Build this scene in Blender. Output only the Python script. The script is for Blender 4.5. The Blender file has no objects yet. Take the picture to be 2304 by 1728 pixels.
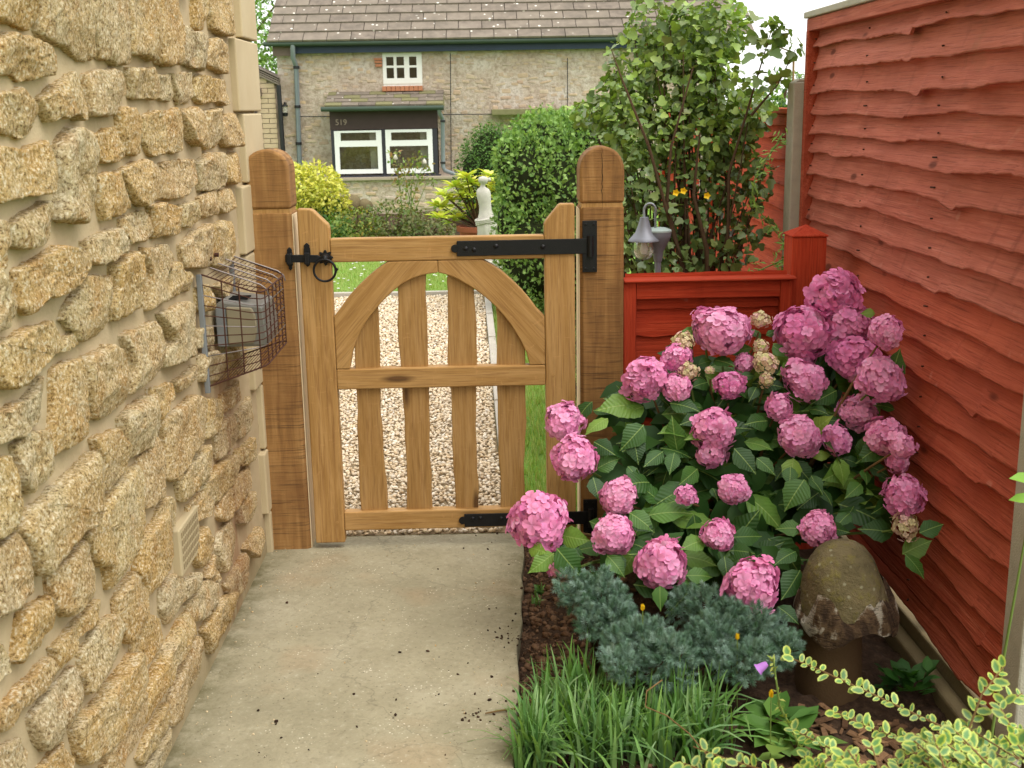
import bpy, math, random
import numpy as np
from mathutils import Vector, Matrix, noise as mnoise

random.seed(7); rng = np.random.default_rng(7)
S = bpy.context.scene
col = S.collection
rad = math.radians

# ------------------------------------------------------------------ camera, sky, sun, exposure
CAM_H, FPX, IMW, IMH = 1.55, 2650.0, 2304, 1728
YAW, PITCH, ROLL = rad(-1.1), rad(13.25), rad(-1.0)
cam_d = bpy.data.cameras.new('camera'); cam = bpy.data.objects.new('camera', cam_d); col.objects.link(cam)
cam_d.sensor_width = 36.0; cam_d.sensor_fit = 'HORIZONTAL'; cam_d.lens = FPX / IMW * 36.0
cam_d.clip_start = 0.05; cam_d.clip_end = 1500
RC = (Matrix.Rotation(YAW, 3, 'Z') @ Matrix.Rotation(math.pi/2 - PITCH, 3, 'X') @ Matrix.Rotation(ROLL, 3, 'Z'))
cam.matrix_world = Matrix.Translation((0, 0, CAM_H)) @ RC.to_4x4()
cam_d.dof.use_dof = True; cam_d.dof.focus_distance = 4.0; cam_d.dof.aperture_fstop = 13.0
S.camera = cam

w = bpy.data.worlds.new('World'); S.world = w; w.use_nodes = True
wt = w.node_tree; wt.nodes.clear()
sky = wt.nodes.new('ShaderNodeTexSky'); sky.sky_type = 'NISHITA'; sky.sun_disc = False
SUN_EL, SUN_AZ = rad(58), rad(128)          # azimuth measured from +Y towards +X
sky.sun_elevation = SUN_EL; sky.sun_rotation = SUN_AZ
sky.air_density = 1.0; sky.dust_density = 6.0; sky.ozone_density = 1.0; sky.altitude = 50
hs = wt.nodes.new('ShaderNodeHueSaturation'); hs.inputs['Saturation'].default_value = 0.12   # an overcast sky has little blue
bg = wt.nodes.new('ShaderNodeBackground'); bg.inputs['Strength'].default_value = 0.15
wo = wt.nodes.new('ShaderNodeOutputWorld')
mx = wt.nodes.new('ShaderNodeMix'); mx.data_type = 'RGBA'; mx.inputs[0].default_value = 0.75     # an even white cloud layer over the clear sky
mx.inputs[7].default_value = (8.2, 8.2, 8.1, 1)
wt.links.new(sky.outputs['Color'], hs.inputs['Color']); wt.links.new(hs.outputs['Color'], mx.inputs[6]); wt.links.new(mx.outputs[2], bg.inputs['Color'])
wt.links.new(bg.outputs['Background'], wo.inputs['Surface'])

sun_d = bpy.data.lights.new('sun', 'SUN'); sun = bpy.data.objects.new('sun', sun_d); col.objects.link(sun)
sun_d.energy = 1.2; sun_d.angle = rad(40); sun_d.color = (1.0, 0.955, 0.88)
sd = Vector((math.sin(SUN_AZ)*math.cos(SUN_EL), math.cos(SUN_AZ)*math.cos(SUN_EL), math.sin(SUN_EL)))
sun.rotation_euler = sd.to_track_quat('Z', 'Y').to_euler(); sun.location = sd * 60

S.view_settings.view_transform = 'Standard'; S.view_settings.look = 'None'
S.view_settings.exposure = 0.75; S.view_settings.gamma = 1.0; S.view_settings.use_curve_mapping = False
S.render.engine = 'CYCLES'
S.cycles.max_bounces = 4; S.cycles.diffuse_bounces = 3; S.cycles.glossy_bounces = 2; S.cycles.transmission_bounces = 3; S.cycles.transparent_max_bounces = 8; S.cycles.use_denoising = True
S.cycles.sample_clamp_indirect = 6.0

# ------------------------------------------------------------------ helpers: a photo point at a known distance
C0 = Vector((0, 0, CAM_H))
def ray(px, py): return RC @ Vector(((px - IMW/2)/FPX, -(py - IMH/2)/FPX, -1.0))
def atY(px, py, y): d = ray(px, py); return C0 + d*(y/d.y)
def atX(px, py, x): d = ray(px, py); return C0 + d*(x/d.x)
def onG(px, py, z=0.0): d = ray(px, py); return C0 + d*((z-CAM_H)/d.z)
def s(r, g, b, k=1.0):
    f = lambda c: ((c/255.0+0.055)/1.055)**2.4 if c > 10 else c/255.0/12.92
    return (f(r)*k, f(g)*k, f(b)*k, 1.0)
def fbm(x, y, z=0.0, o=3): return mnoise.fractal(Vector((x, y, z)), 1.0, 2.0, o)

# ------------------------------------------------------------------ helpers: objects
def origin(p):
    v = Vector((0, 0, 0))
    while p is not None: v += p.location; p = p.parent
    return v
def tag(o, label=None, cat=None, group=None, kind=None):
    if label: o['label'] = label
    if cat: o['category'] = cat
    if group: o['group'] = group
    if kind: o['kind'] = kind
    return o
def thing(name, loc, label, cat, group=None):
    o = bpy.data.objects.new(name, None); col.objects.link(o); o.location = loc
    o.empty_display_size = 0.1
    return tag(o, label, cat, group)
def link(name, me, parent=None, world=None):
    o = bpy.data.objects.new(name, me); col.objects.link(o)
    if parent is not None: o.parent = parent
    if world is not None:
        M = Matrix(world) if not isinstance(world, Matrix) else world
        M = M.copy(); M.translation = M.translation - (origin(parent) if parent is not None else Vector())
        o.matrix_local = M
    return o
def setmats(me, mats):
    for m in (mats if isinstance(mats, (list, tuple)) else [mats]):
        me.materials.append(MAT[m] if isinstance(m, str) else m)

class MB:
    def __init__(self): self.v = []; self.f = []; self.m = []
    def add(self, vs, fs, m=0):
        b = len(self.v); self.v += [tuple(p) for p in vs]
        self.f += [tuple(i+b for i in f) for f in fs]; self.m += [m]*len(fs); return self
    def box(self, x0, x1, y0, y1, z0, z1, m=0):
        return self.add([(x0,y0,z0),(x1,y0,z0),(x1,y1,z0),(x0,y1,z0),(x0,y0,z1),(x1,y0,z1),(x1,y1,z1),(x0,y1,z1)],
            [(3,2,1,0),(4,5,6,7),(0,1,5,4),(1,2,6,5),(2,3,7,6),(3,0,4,7)], m)
    def prism(self, poly, y0, y1, m=0, axis='y'):
        n = len(poly)
        mp = {'y': lambda a, b, d: (a, d, b), 'x': lambda a, b, d: (d, a, b), 'z': lambda a, b, d: (a, b, d)}[axis]
        vs = [mp(a, b, y0) for a, b in poly] + [mp(a, b, y1) for a, b in poly]
        area = sum(poly[i][0]*poly[(i+1) % n][1]-poly[(i+1) % n][0]*poly[i][1] for i in range(n))
        fl = (area > 0) ^ (axis == 'y')
        A = tuple(range(n)); B = tuple(range(n, 2*n))
        sides = [(i, (i+1) % n, n+(i+1) % n, n+i) for i in range(n)]
        if fl: return self.add(vs, [A[::-1], B] + sides, m)
        return self.add(vs, [A, B[::-1]] + [q[::-1] for q in sides], m)
    def tube(self, pts, r, n=8, m=0, cap=True):
        pts = [Vector(p) for p in pts]; k = len(pts)
        rs = r if isinstance(r, (list, tuple)) else [r]*k
        vs = []; prev = None
        for i, p in enumerate(pts):
            t = (pts[min(i+1, k-1)] - pts[max(i-1, 0)])
            t = t.normalized() if t.length > 1e-9 else Vector((0, 0, 1))
            if prev is None: a = t.orthogonal().normalized()
            else:
                a = prev - t*prev.dot(t); a = a.normalized() if a.length > 1e-6 else t.orthogonal().normalized()
            prev = a; b = t.cross(a)
            for j in range(n):
                q = 2*math.pi*j/n; vs.append(p + (a*math.cos(q) + b*math.sin(q))*rs[i])
        fs = [(i*n+j, i*n+(j+1) % n, (i+1)*n+(j+1) % n, (i+1)*n+j) for i in range(k-1) for j in range(n)]
        if cap: fs += [tuple(range(n))[::-1], tuple(range((k-1)*n, k*n))]
        return self.add(vs, fs, m)
    def lathe(self, prof, c, n=20, m=0, fn=None):
        vs = []
        for i, (r, z) in enumerate(prof):
            for j in range(n):
                q = 2*math.pi*j/n; rr = r*(fn(q, z) if fn else 1)
                vs.append((c[0]+rr*math.cos(q), c[1]+rr*math.sin(q), c[2]+z))
        k = len(prof)
        fs = [(i*n+j, i*n+(j+1) % n, (i+1)*n+(j+1) % n, (i+1)*n+j) for i in range(k-1) for j in range(n)]
        if prof[0][0] > 1e-6: fs.append(tuple(range(n))[::-1])
        if prof[-1][0] > 1e-6: fs.append(tuple(range((k-1)*n, k*n)))
        return self.add(vs, fs, m)
    def build(self, name, mats, parent=None, smooth=None, bevel=0, seg=2, local=False):
        o0 = origin(parent) if parent is not None and not local else Vector()
        me = bpy.data.meshes.new(name)
        me.from_pydata([(p[0]-o0.x, p[1]-o0.y, p[2]-o0.z) for p in self.v], [], self.f)
        setmats(me, mats)
        if any(self.m): me.polygons.foreach_set('material_index', self.m)
        me.update()
        if smooth is not None:
            me.polygons.foreach_set('use_smooth', [True]*len(me.polygons))
            if smooth > 0: me.set_sharp_from_angle(angle=rad(smooth))
        o = bpy.data.objects.new(name, me); col.objects.link(o)
        if parent is not None: o.parent = parent
        if bevel:
            b = o.modifiers.new('bevel', 'BEVEL'); b.width = bevel; b.segments = seg; b.limit_method = 'ANGLE'; b.angle_limit = rad(40)
            b.harden_normals = False
        return o

def npmesh(name, V, F, mats, parent=None, cols=None, smooth=True, shift=True):
    """fast mesh from arrays: V (n,3), F (m,3|4), cols (n,3) -> point colour 'Col'"""
    V = np.asarray(V, np.float32); F = np.asarray(F, np.int32)
    if parent is not None and shift: V = V - np.array(origin(parent), np.float32)
    me = bpy.data.meshes.new(name); k = F.shape[1]
    me.vertices.add(len(V)); me.vertices.foreach_set('co', V.ravel())
    me.loops.add(F.size); me.loops.foreach_set('vertex_index', F.ravel())
    me.polygons.add(len(F)); me.polygons.foreach_set('loop_start', np.arange(0, F.size, k, dtype=np.int32))
    setmats(me, mats); me.update(calc_edges=True)
    me.polygons.foreach_set('use_smooth', np.full(len(F), smooth))
    if cols is not None:
        at = me.color_attributes.new('Col', 'FLOAT_COLOR', 'POINT')
        c4 = np.ones((len(V), 4), np.float32); c4[:, :3] = cols; at.data.foreach_set('color', c4.ravel())
    o = bpy.data.objects.new(name, me); col.objects.link(o)
    if parent is not None: o.parent = parent
    return o
def frames(nrm, dr):
    """orthonormal frames (n,3,3), columns: side, along (dr), normal"""
    dr = dr/np.linalg.norm(dr, axis=1, keepdims=True)
    sd_ = np.cross(dr, nrm); l = np.linalg.norm(sd_, axis=1, keepdims=True)
    sd_ = np.where(l < 1e-4, np.array([[1., 0, 0]]), sd_/np.maximum(l, 1e-9))
    n2 = np.cross(sd_, dr)
    return np.stack([sd_, dr, n2], axis=2)
def scatter(bv, bf, pos, R, sc, colr=None, bcol=None):
    bv = np.asarray(bv, float); bf = np.asarray(bf); n = len(pos)
    sc = np.asarray(sc, float)
    sc = sc[:, None, None] if sc.ndim == 1 else sc[:, None, :]
    V = np.einsum('nij,nkj->nki', R, bv[None]*sc) + np.asarray(pos)[:, None]
    F = (bf[None] + (np.arange(n)*len(bv))[:, None, None]).reshape(-1, bf.shape[1])
    cc = None
    if colr is not None:
        cc = np.repeat(np.asarray(colr)[:, None, :3], len(bv), 1)
        if bcol is not None: cc = cc*np.asarray(bcol)[None, :, None] if np.asarray(bcol).ndim == 1 else cc*np.asarray(bcol)[None]
        cc = cc.reshape(-1, 3)
    return V.reshape(-1, 3), F, cc
def join(parts):
    Vs, Fs, Cs, b = [], [], [], 0
    for V, F, c in parts:
        Vs.append(V); Fs.append(F+b); Cs.append(c if c is not None else np.ones((len(V), 3))); b += len(V)
    return np.concatenate(Vs), np.concatenate(Fs), np.concatenate(Cs)
def unit(n):
    d = rng.normal(size=(n, 3)); return d/np.linalg.norm(d, axis=1, keepdims=True)
def pal(n, *cs):
    """random blend of palette colours, linear rgb"""
    cs = np.array([c[:3] for c in cs]); wgt = rng.dirichlet(np.ones(len(cs))*0.6, n); return wgt @ cs
def tubes(paths, r0, r1, n=5):
    """many tapered tubes as arrays"""
    mb = MB()
    for p in paths:
        k = len(p); mb.tube(p, [r0+(r1-r0)*i/(k-1) for i in range(k)], n, cap=False)
    return mb

# leaf shapes (side, along, up), length 1
LEAF_OV = (np.array([(0,0,0),(-.26,.30,.05),(0,.35,-.03),(.26,.30,.05),(-.22,.65,.02),(0,.68,-.06),(.22,.65,.02),(0,1,-.14)]),
           np.array([(0,2,1),(0,3,2),(1,2,5),(1,5,4),(2,3,6),(2,6,5),(4,5,7),(5,6,7)]))
LEAF_SM = (np.array([(0,0,0),(-.3,.5,.06),(.3,.5,.06),(0,1,0.)]), np.array([(0,2,1),(1,2,3)]))
LEAF_LN = (np.array([(0,0,0),(-.13,.45,.04),(0,.5,-.02),(.13,.45,.04),(0,1,-.12)]), np.array([(0,2,1),(0,3,2),(1,2,4),(2,3,4)]))
LEAF_LOB = (np.array([(0,0,0),(0,.42,-.05),(-.34,.10,.06),(-.50,.42,.05),(-.30,.50,0),(-.24,.86,-.02),(0,1,-.12),(.24,.86,-.02),(.30,.50,0),(.50,.42,.05),(.34,.10,.06)]),
            np.array([(1,0,2)[::-1],(1,2,3)[::-1],(1,3,4)[::-1],(1,4,5)[::-1],(1,5,6)[::-1],(1,6,7)[::-1],(1,7,8)[::-1],(1,8,9)[::-1],(1,9,10)[::-1],(1,10,0)[::-1]]))

# ------------------------------------------------------------------ materials
MAT = {}
class NT:
    def __init__(self, name):
        m = bpy.data.materials.new(name); m.use_nodes = True; self.t = m.node_tree; self.t.nodes.clear(); MAT[name] = m; self.m = m
    def n(self, typ, ins=None, out=0, **pr):
        nd = self.t.nodes.new('ShaderNode'+typ)
        for k, v in pr.items(): setattr(nd, k, v)
        for k, v in (ins or {}).items():
            sk = nd.inputs[k]
            if hasattr(v, 'is_output'): self.t.links.new(v, sk)
            else: sk.default_value = v
        return nd.outputs[out]
    def co(self, kind='Object', sc=(1,1,1), rot=(0,0,0), rand=False):
        c = self.n('TexCoord', out=kind)
        if rand:
            r = self.n('ObjectInfo', out='Random')
            off = self.n('Math', {0: r, 1: 37.0}, operation='MULTIPLY')
            c = self.n('VectorMath', {0: c, 1: off}, operation='ADD')
        return self.n('Mapping', {'Vector': c, 'Scale': sc, 'Rotation': rot})
    def world(self, sc=(1,1,1)):
        return self.n('Mapping', {'Vector': self.n('NewGeometry', out='Position'), 'Scale': sc})
    def noise(self, v, scale=5, detail=4, rough=.55, dist=0.0, out=0):
        return self.n('TexNoise', {'Vector': v, 'Scale': scale, 'Detail': detail, 'Roughness': rough, 'Distortion': dist}, out)
    def ramp(self, f, stops, out=0):
        nd = self.t.nodes.new('ShaderNodeValToRGB'); e = nd.color_ramp.elements
        while len(e) < len(stops): e.new(0.5)
        for el, (p, c) in zip(e, stops):
            el.position = p; el.color = c if hasattr(c, '__len__') else (c, c, c, 1)
        self.t.links.new(f, nd.inputs[0]); return nd.outputs[out]
    def mix(self, f, a, b, mode='MIX'):
        nd = self.t.nodes.new('ShaderNodeMix'); nd.data_type = 'RGBA'; nd.blend_type = mode; nd.clamp_result = False
        for i, v in ((0, f), (6, a), (7, b)):
            if hasattr(v, 'is_output'): self.t.links.new(v, nd.inputs[i])
            else: nd.inputs[i].default_value = v
        return nd.outputs[2]
    def math(self, op, a, b=0.0, c=0.0): return self.n('Math', {0: a, 1: b, 2: c}, operation=op)
    def bump(self, h, st=.3, dist=.01, nrm=None):
        i = {'Height': h, 'Strength': st, 'Distance': dist}
        if nrm is not None: i['Normal'] = nrm
        return self.n('Bump', i)
    def bsdf(self, colr, rough=.7, nrm=None, metal=0.0, spec=.4, **extra):
        i = {'Base Color': colr, 'Roughness': rough, 'Metallic': metal, 'Specular IOR Level': spec}
        i.update(extra)
        if nrm is not None: i['Normal'] = nrm
        return self.n('BsdfPrincipled', i)
    def out(self, sh): self.n_out = self.t.nodes.new('ShaderNodeOutputMaterial'); self.t.links.new(sh, self.n_out.inputs[0]); return self.m

def flat(name, c, rough=.6, metal=0.0, spec=.4, var=.12, scale=8, bump=.0):
    t = NT(name); v = t.co()
    f = t.noise(v, scale, 5)
    cc = t.mix(f, tuple(x*(1-var) for x in c[:3])+(1,), tuple(min(1, x*(1+var)) for x in c[:3])+(1,))
    b = t.bump(t.noise(v, scale*12, 4), bump, .004) if bump else None
    return t.out(t.bsdf(cc, rough, b, metal, spec))

def oak(name, rot=(0,0,0), dark=1.0, warm=True):
    """planed oak, grain along local Z before rot"""
    t = NT(name); v = t.co('Object', rot=rot, rand=True)
    vs = t.n('Mapping', {'Vector': v, 'Scale': (11, 11, .9)})
    g1 = t.noise(vs, 3.2, 6, .62, .6)
    fine = t.noise(t.n('Mapping', {'Vector': v, 'Scale': (120, 120, 4)}), 2.0, 3, .6)
    big = t.noise(v, 1.7, 3)
    c = t.ramp(g1, [(.25, s(142,104,54,dark)), (.45, s(174,133,78,dark)), (.62, s(192,152,98,dark)), (.8, s(168,126,70,dark))])
    c = t.mix(t.ramp(fine, [(.50, 0.0), (.68, 1.0)]), c, t.mix(.45, c, s(95,58,26,dark)))
    c = t.mix(t.math('MULTIPLY', big, .55), c, s(160,120,64,dark))
    # medullary flecks across the grain
    fl = t.noise(t.n('Mapping', {'Vector': v, 'Scale': (9, 9, 30)}), 2.2, 2, .5, 1.2)
    c = t.mix(t.ramp(fl, [(.66, 0.0), (.72, .35)]), c, s(196,150,96,dark))
    kn = t.n('TexVoronoi', {'Vector': t.n('Mapping', {'Vector': v, 'Scale': (7, 7, 1.7)}), 'Scale': 1.0}, 0)
    c = t.mix(t.ramp(kn, [(.05, .85), (.12, 0.0)]), c, s(74,46,22,dark))
    dk = t.noise(t.n('Mapping', {'Vector': v, 'Scale': (24, 24, 1.6)}), 2.4, 4, .6, .8); c = t.mix(t.ramp(dk, [(.56, 0.0), (.72, .5)]), c, s(120,78,38,dark))
    b = t.bump(fine, .35, .002); b = t.bump(g1, .3, .004, b)
    return t.out(t.bsdf(c, .62, b, 0, .3))
oak('oak_upright'); oak('oak_rail', (0, rad(90), 0))
oak('oak_brace_left', (0, rad(-42), 0)); oak('oak_brace_right', (0, rad(42), 0))
oak('oak_picket', dark=.92); oak('oak_planed', dark=1.45)

def sawn():
    t = NT('sawn_oak'); v = t.co('Object', rand=True)
    g = t.noise(t.n('Mapping', {'Vector': v, 'Scale': (14, 14, 1.1)}), 2.2, 6, .6, .5)
    saw = t.noise(t.n('Mapping', {'Vector': v, 'Scale': (3, 3, 95)}), 1.6, 4, .7, .25)
    big = t.noise(v, 3.0, 4, .6)
    spl = t.noise(t.n('Mapping', {'Vector': v, 'Scale': (22, 22, 90)}), 1.5, 3, .6, 1.0)
    c = t.ramp(g, [(.25, s(112,80,46)), (.5, s(150,110,64)), (.75, s(180,139,87))])
    c = t.mix(t.ramp(big, [(.42, 0.0), (.64, .7)]), c, s(112,76,43))
    # dark saw marks, stronger in patches
    c = t.mix(t.math('MULTIPLY', t.ramp(saw, [(.54, 0.0), (.66, .75)]), t.ramp(t.noise(v, 2.3, 3), [(.34, .25), (.56, 1.0)])), c, s(46,32,22))
    c = t.mix(t.ramp(spl, [(.68, 0.0), (.74, .55)]), c, s(192,138,84))
    b = t.bump(saw, .5, .004); b = t.bump(g, .3, .004, b)
    return t.out(t.bsdf(c, .8, b, 0, .25))
sawn()

def rubble():
    t = NT('golden_stone'); v = t.co('Object', rand=True); r = t.n('ObjectInfo', out='Random')
    wv = t.world()
    a = t.noise(v, 7, 5, .6); f = t.noise(v, 48, 8, .80); gr = t.noise(v, 140, 4, .75)
    c = t.ramp(a, [(.28, s(198,156,84)), (.45, s(214,180,116)), (.58, s(218,194,140)), (.75, s(220,206,170))])
    r2 = t.math('FRACT', t.math('MULTIPLY', r, 7.31))
    c = t.mix(t.math('MULTIPLY', r, .55), c, s(204,190,160)); c = t.mix(t.math('MULTIPLY', r2, .45), c, s(212,164,92))
    orange = t.noise(v, 12, 3, .5); c = t.mix(t.ramp(orange, [(.54, 0.0), (.70, .5)]), c, s(202,148,74))
    c = t.mix(t.ramp(f, [(.34, .6), (.45, 0.0)]), c, s(140,104,58))
    c = t.mix(t.ramp(gr, [(.38, .85), (.46, 0.0)]), c, s(104,76,42))
    c = t.mix(t.ramp(gr, [(.53, 0.0), (.60, .85)]), c, s(250,238,208))
    # rust running down the wall below the wire guard
    c = rust(t, wv, c)
    b = t.bump(f, .9, .016); b = t.bump(gr, .9, .005, b)
    return t.out(t.bsdf(c, .92, b, 0, .15))
def rust(t, wv, c):
    sx = t.n('SeparateXYZ', {0: wv}); y = sx.node.outputs[1]; z = sx.node.outputs[2]
    st = t.noise(t.n('Mapping', {'Vector': wv, 'Scale': (1, 9, 1.3)}), 2.0, 4, .6, .4)
    m1 = t.n('MapRange', {'Value': t.math('ABSOLUTE', t.math('SUBTRACT', y, 3.52)), 'From Min': .10, 'From Max': .30, 'To Min': 1.0, 'To Max': 0.0})
    m2 = t.n('MapRange', {'Value': z, 'From Min': .78, 'From Max': .92, 'To Min': 1.0, 'To Max': 0.0})
    m = t.math('MULTIPLY', t.math('MULTIPLY', m1, m2), t.ramp(st, [(.36, 0.0), (.70, .62)]))
    c = t.mix(m, c, s(128,74,36))
    foot = t.n('MapRange', {'Value': z, 'From Min': .0, 'From Max': .16, 'To Min': .7, 'To Max': 0.0})
    return t.mix(t.math('MULTIPLY', foot, t.noise(wv, 9, 4)), c, s(84,84,44))
rubble()
def mortar():
    t = NT('lime_mortar'); wv = t.world()
    a = t.noise(wv, 3, 4, .6); f = t.noise(wv, 160, 4, .7); g = t.noise(wv, 22, 4, .6)
    c = t.ramp(a, [(.3, s(172,154,122)), (.7, s(190,172,140))])
    c = t.mix(t.ramp(f, [(.62, 0.0), (.8, .4)]), c, s(140,124,92))
    c = rust(t, wv, c)
    b = t.bump(g, .45, .012); b = t.bump(f, .4, .002, b)
    return t.out(t.bsdf(c, .93, b, 0, .15))
mortar()
def dressed():
    t = NT('dressed_stone'); v = t.co('Object', rand=True); r = t.n('ObjectInfo', out='Random')
    c = t.ramp(t.noise(v, 4, 4), [(.3, s(182,164,130)), (.7, s(196,180,146))])
    c = t.mix(t.math('MULTIPLY', r, .4), c, s(182,164,128))
    return t.out(t.bsdf(c, .85, t.bump(t.noise(v, 90, 4, .7), .25, .003), 0, .2))
dressed()
flat('iron', (.008,.008,.009), .42, .0, .28, .3, 30, .25)
def concrete():
    t = NT('path_concrete'); v = t.world()
    a = t.noise(v, 1.6, 5, .6); f = t.noise(v, 60, 5, .7); h = t.noise(v, 7, 5, .65)
    c = t.ramp(a, [(.3, s(142,135,110)), (.5, s(157,149,123)), (.72, s(169,161,137))])
    c = t.mix(t.ramp(h, [(.36, .35), (.58, 0.0)]), c, s(132,124,100))
    st = t.noise(v, 2.6, 3, .5); c = t.mix(t.ramp(st, [(.58, 0.0), (.76, .45)]), c, s(164,134,100))
    c = t.mix(t.ramp(f, [(.36, .30), (.48, 0.0)]), c, s(112,104,82)); c = t.mix(t.ramp(f, [(.58, 0.0), (.70, .3)]), c, s(200,194,174))
    vo = t.n('TexVoronoi', {'Vector': v, 'Scale': 70.0, 'Randomness': 1.0}, 0)
    spk = t.math('MULTIPLY', t.ramp(vo, [(.10, 1.0), (.20, 0.0)]), t.ramp(t.noise(v, 9, 2), [(.48, 0.0), (.66, .9)]))
    c = t.mix(spk, c, s(226,218,196))
    dk = t.n('TexVoronoi', {'Vector': t.n('Mapping', {'Vector': v, 'Location': (3.3, 1.7, 0)}), 'Scale': 46.0}, 0)
    c = t.mix(t.math('MULTIPLY', t.ramp(dk, [(.07, 1.0), (.15, 0.0)]), .6), c, s(88,78,58))
    # dirt swept against the wall foot and the soil edge
    sx = t.n('SeparateXYZ', {0: v}); x = sx.node.outputs[0]
    dl = t.n('MapRange', {'Value': x, 'From Min': -.81, 'From Max': -.70, 'To Min': 1.0, 'To Max': 0.0})
    dr_ = t.n('MapRange', {'Value': x, 'From Min': .0, 'From Max': .10, 'To Min': 0.0, 'To Max': .9})
    dm = t.math('MULTIPLY', t.math('MAXIMUM', dl, dr_), t.ramp(t.noise(v, 13, 5, .7), [(.35, 0.0), (.62, .85)]))
    c = t.mix(dm, c, s(94,88,58))
    # a fine crack
    cr = t.n('TexVoronoi', {'Vector': t.n('VectorMath', {0: v, 1: t.n('VectorMath', {0: t.noise(v, 6, 4, .6, out=1), 'Scale': .22}, operation='SCALE')}, operation='ADD'), 'Scale': 1.1}, 0, feature='DISTANCE_TO_EDGE')
    c = t.mix(t.ramp(cr, [(.0015, .35), (.004, 0.0)]), c, s(84,78,62))
    return t.out(t.bsdf(c, .86, t.bump(h, .45, .008, t.bump(f, .7, .004)), 0, .2))
concrete()
def fence(name, c1, c2, c3, k=1.0, axis=1, lap=True):
    """stained sawn boards; grain along axis (0 x, 1 y, 2 z)"""
    t = NT(name); v = t.co('Object', rand=True); r = t.n('ObjectInfo', out='Random')
    sc = [30, 30, 30]; sc[axis] = 1.2; g = t.noise(t.n('Mapping', {'Vector': v, 'Scale': sc}), 2.6, 6, .65, .5)
    sc = [170, 170, 170]; sc[axis] = 3.0; f = t.noise(t.n('Mapping', {'Vector': v, 'Scale': sc}), 1.5, 3, .6)
    big = t.noise(v, 3.5, 4, .6)
    c = t.ramp(g, [(.28, c1), (.5, c2), (.74, c3)])
    c = t.mix(t.ramp(big, [(.35, .5), (.62, 0.0)]), c, tuple(x*.72 for x in c1[:3])+(1,))
    c = t.mix(t.math('MULTIPLY', r, .4), c, c3); c = t.mix(t.math('MULTIPLY', t.math('FRACT', t.math('MULTIPLY', r, 5.7)), .35), c, c1)
    # run-down stains across the boards
    dr = [14, 14, 14]; dr[2] = 2.0
    st = t.noise(t.n('Mapping', {'Vector': t.n('NewGeometry', out='Position'), 'Scale': dr}), 1.0, 4, .6)
    c = t.mix(t.ramp(st, [(.60, 0.0), (.78, .55)]), c, tuple(x*.5 for x in c1[:3])+(1,))
    pale = t.noise(v, 11, 2, .5); c = t.mix(t.ramp(pale, [(.70, 0.0), (.78, .4)]), c, s(206,150,132))
    kn = t.n('TexVoronoi', {'Vector': t.n('Mapping', {'Vector': v, 'Scale': tuple(3.2 if i == axis else 9.0 for i in range(3))}), 'Scale': 1.0}, 0)
    c = t.mix(t.ramp(kn, [(.07, .8), (.13, 0.0)]), c, tuple(x*.35 for x in c1[:3])+(1,))
    c = t.mix(t.ramp(f, [(.34, .5), (.46, 0.0)]), c, tuple(x*.5 for x in c1[:3])+(1,))
    alg = t.noise(t.n('NewGeometry', out='Position'), 5, 4, .7); c = t.mix(t.ramp(alg, [(.62, 0.0), (.78, .35)]), c, s(120,98,66))
    b = t.bump(f, .8, .002); b = t.bump(g, .7, .005, b)
    return t.out(t.bsdf(c, .8, b, 0, .2))
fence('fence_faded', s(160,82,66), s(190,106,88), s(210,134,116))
fence('fence_red', s(150,62,42), s(182,84,60), s(204,112,86))  # lower boards: less faded, with part of their shade in the colour
fence('panel_red_x', s(150,46,24), s(180,60,32), s(198,80,48), axis=0)
fence('panel_red_z', s(156,48,24), s(186,62,34), s(204,84,52), axis=2)
fence('panel_red_y', s(168,60,32), s(196,80,46), s(212,102,66), axis=1)
flat('fence_cap_grey', s(176,172,158), .85, 0, .2, .2, 14, .4)
flat('post_concrete', s(172,165,150), .92, 0, .2, .25, 18, .6)
flat('gravel_board', s(112,99,72), .9, 0, .2, .2, 9, .5)
flat('edging_concrete', s(178,172,160), .9, 0, .2, .15, 12, .5)
def soil():
    t = NT('soil'); v = t.world()
    c = t.ramp(t.noise(v, 40, 6, .7), [(.3, s(42,31,23)), (.55, s(72,55,42)), (.8, s(106,84,66))])
    return t.out(t.bsdf(c, .95, t.bump(t.noise(v, 90, 5, .7), .8, .01), 0, .15))
soil()
def attr(name, rough=.7, spec=.3, trans=0.0, bumpsc=0, bumpst=.4, tint=1.15):
    """base colour from the per-piece colour attribute, optional light through the leaf"""
    t = NT(name); c = t.n('Attribute', attribute_name='Col')
    b = None
    if name == 'petal':      # no two heads quite the same pink
        r = t.n('ObjectInfo', out='Random')
        c = t.mix(t.math('MULTIPLY', r, .8), c, t.mix(1.0, c, (.97, .90, 1.02, 1), 'MULTIPLY'))
        c = t.mix(t.math('MULTIPLY', t.math('FRACT', t.math('MULTIPLY', r, 9.3)), .28), c, s(252,206,226))
    if bumpsc:
        nz = t.noise(t.world(), bumpsc, 4, .65); b = t.bump(nz, bumpst, .01)
        c = t.mix(t.ramp(nz, [(.3, .35), (.6, 0.0)]), c, t.mix(1.0, c, (.45,.42,.40,1), 'MULTIPLY'))
    sh = t.bsdf(c, rough, b, 0, spec)
    if trans:
        tc = t.mix(1.0, c, (tint*1.15, tint*1.2, .55, 1) if name not in ('petal', 'bloom') else (1, .9, .95, 1), 'MULTIPLY')
        sh = t.n('MixShader', {0: trans, 1: sh, 2: t.n('BsdfTranslucent', {'Color': tc})})
    return t.out(sh)
attr('foliage', .55, .35, .28); attr('foliage_glossy', .36, .5, .22); attr('needles', .6, .3, .12)
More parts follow.
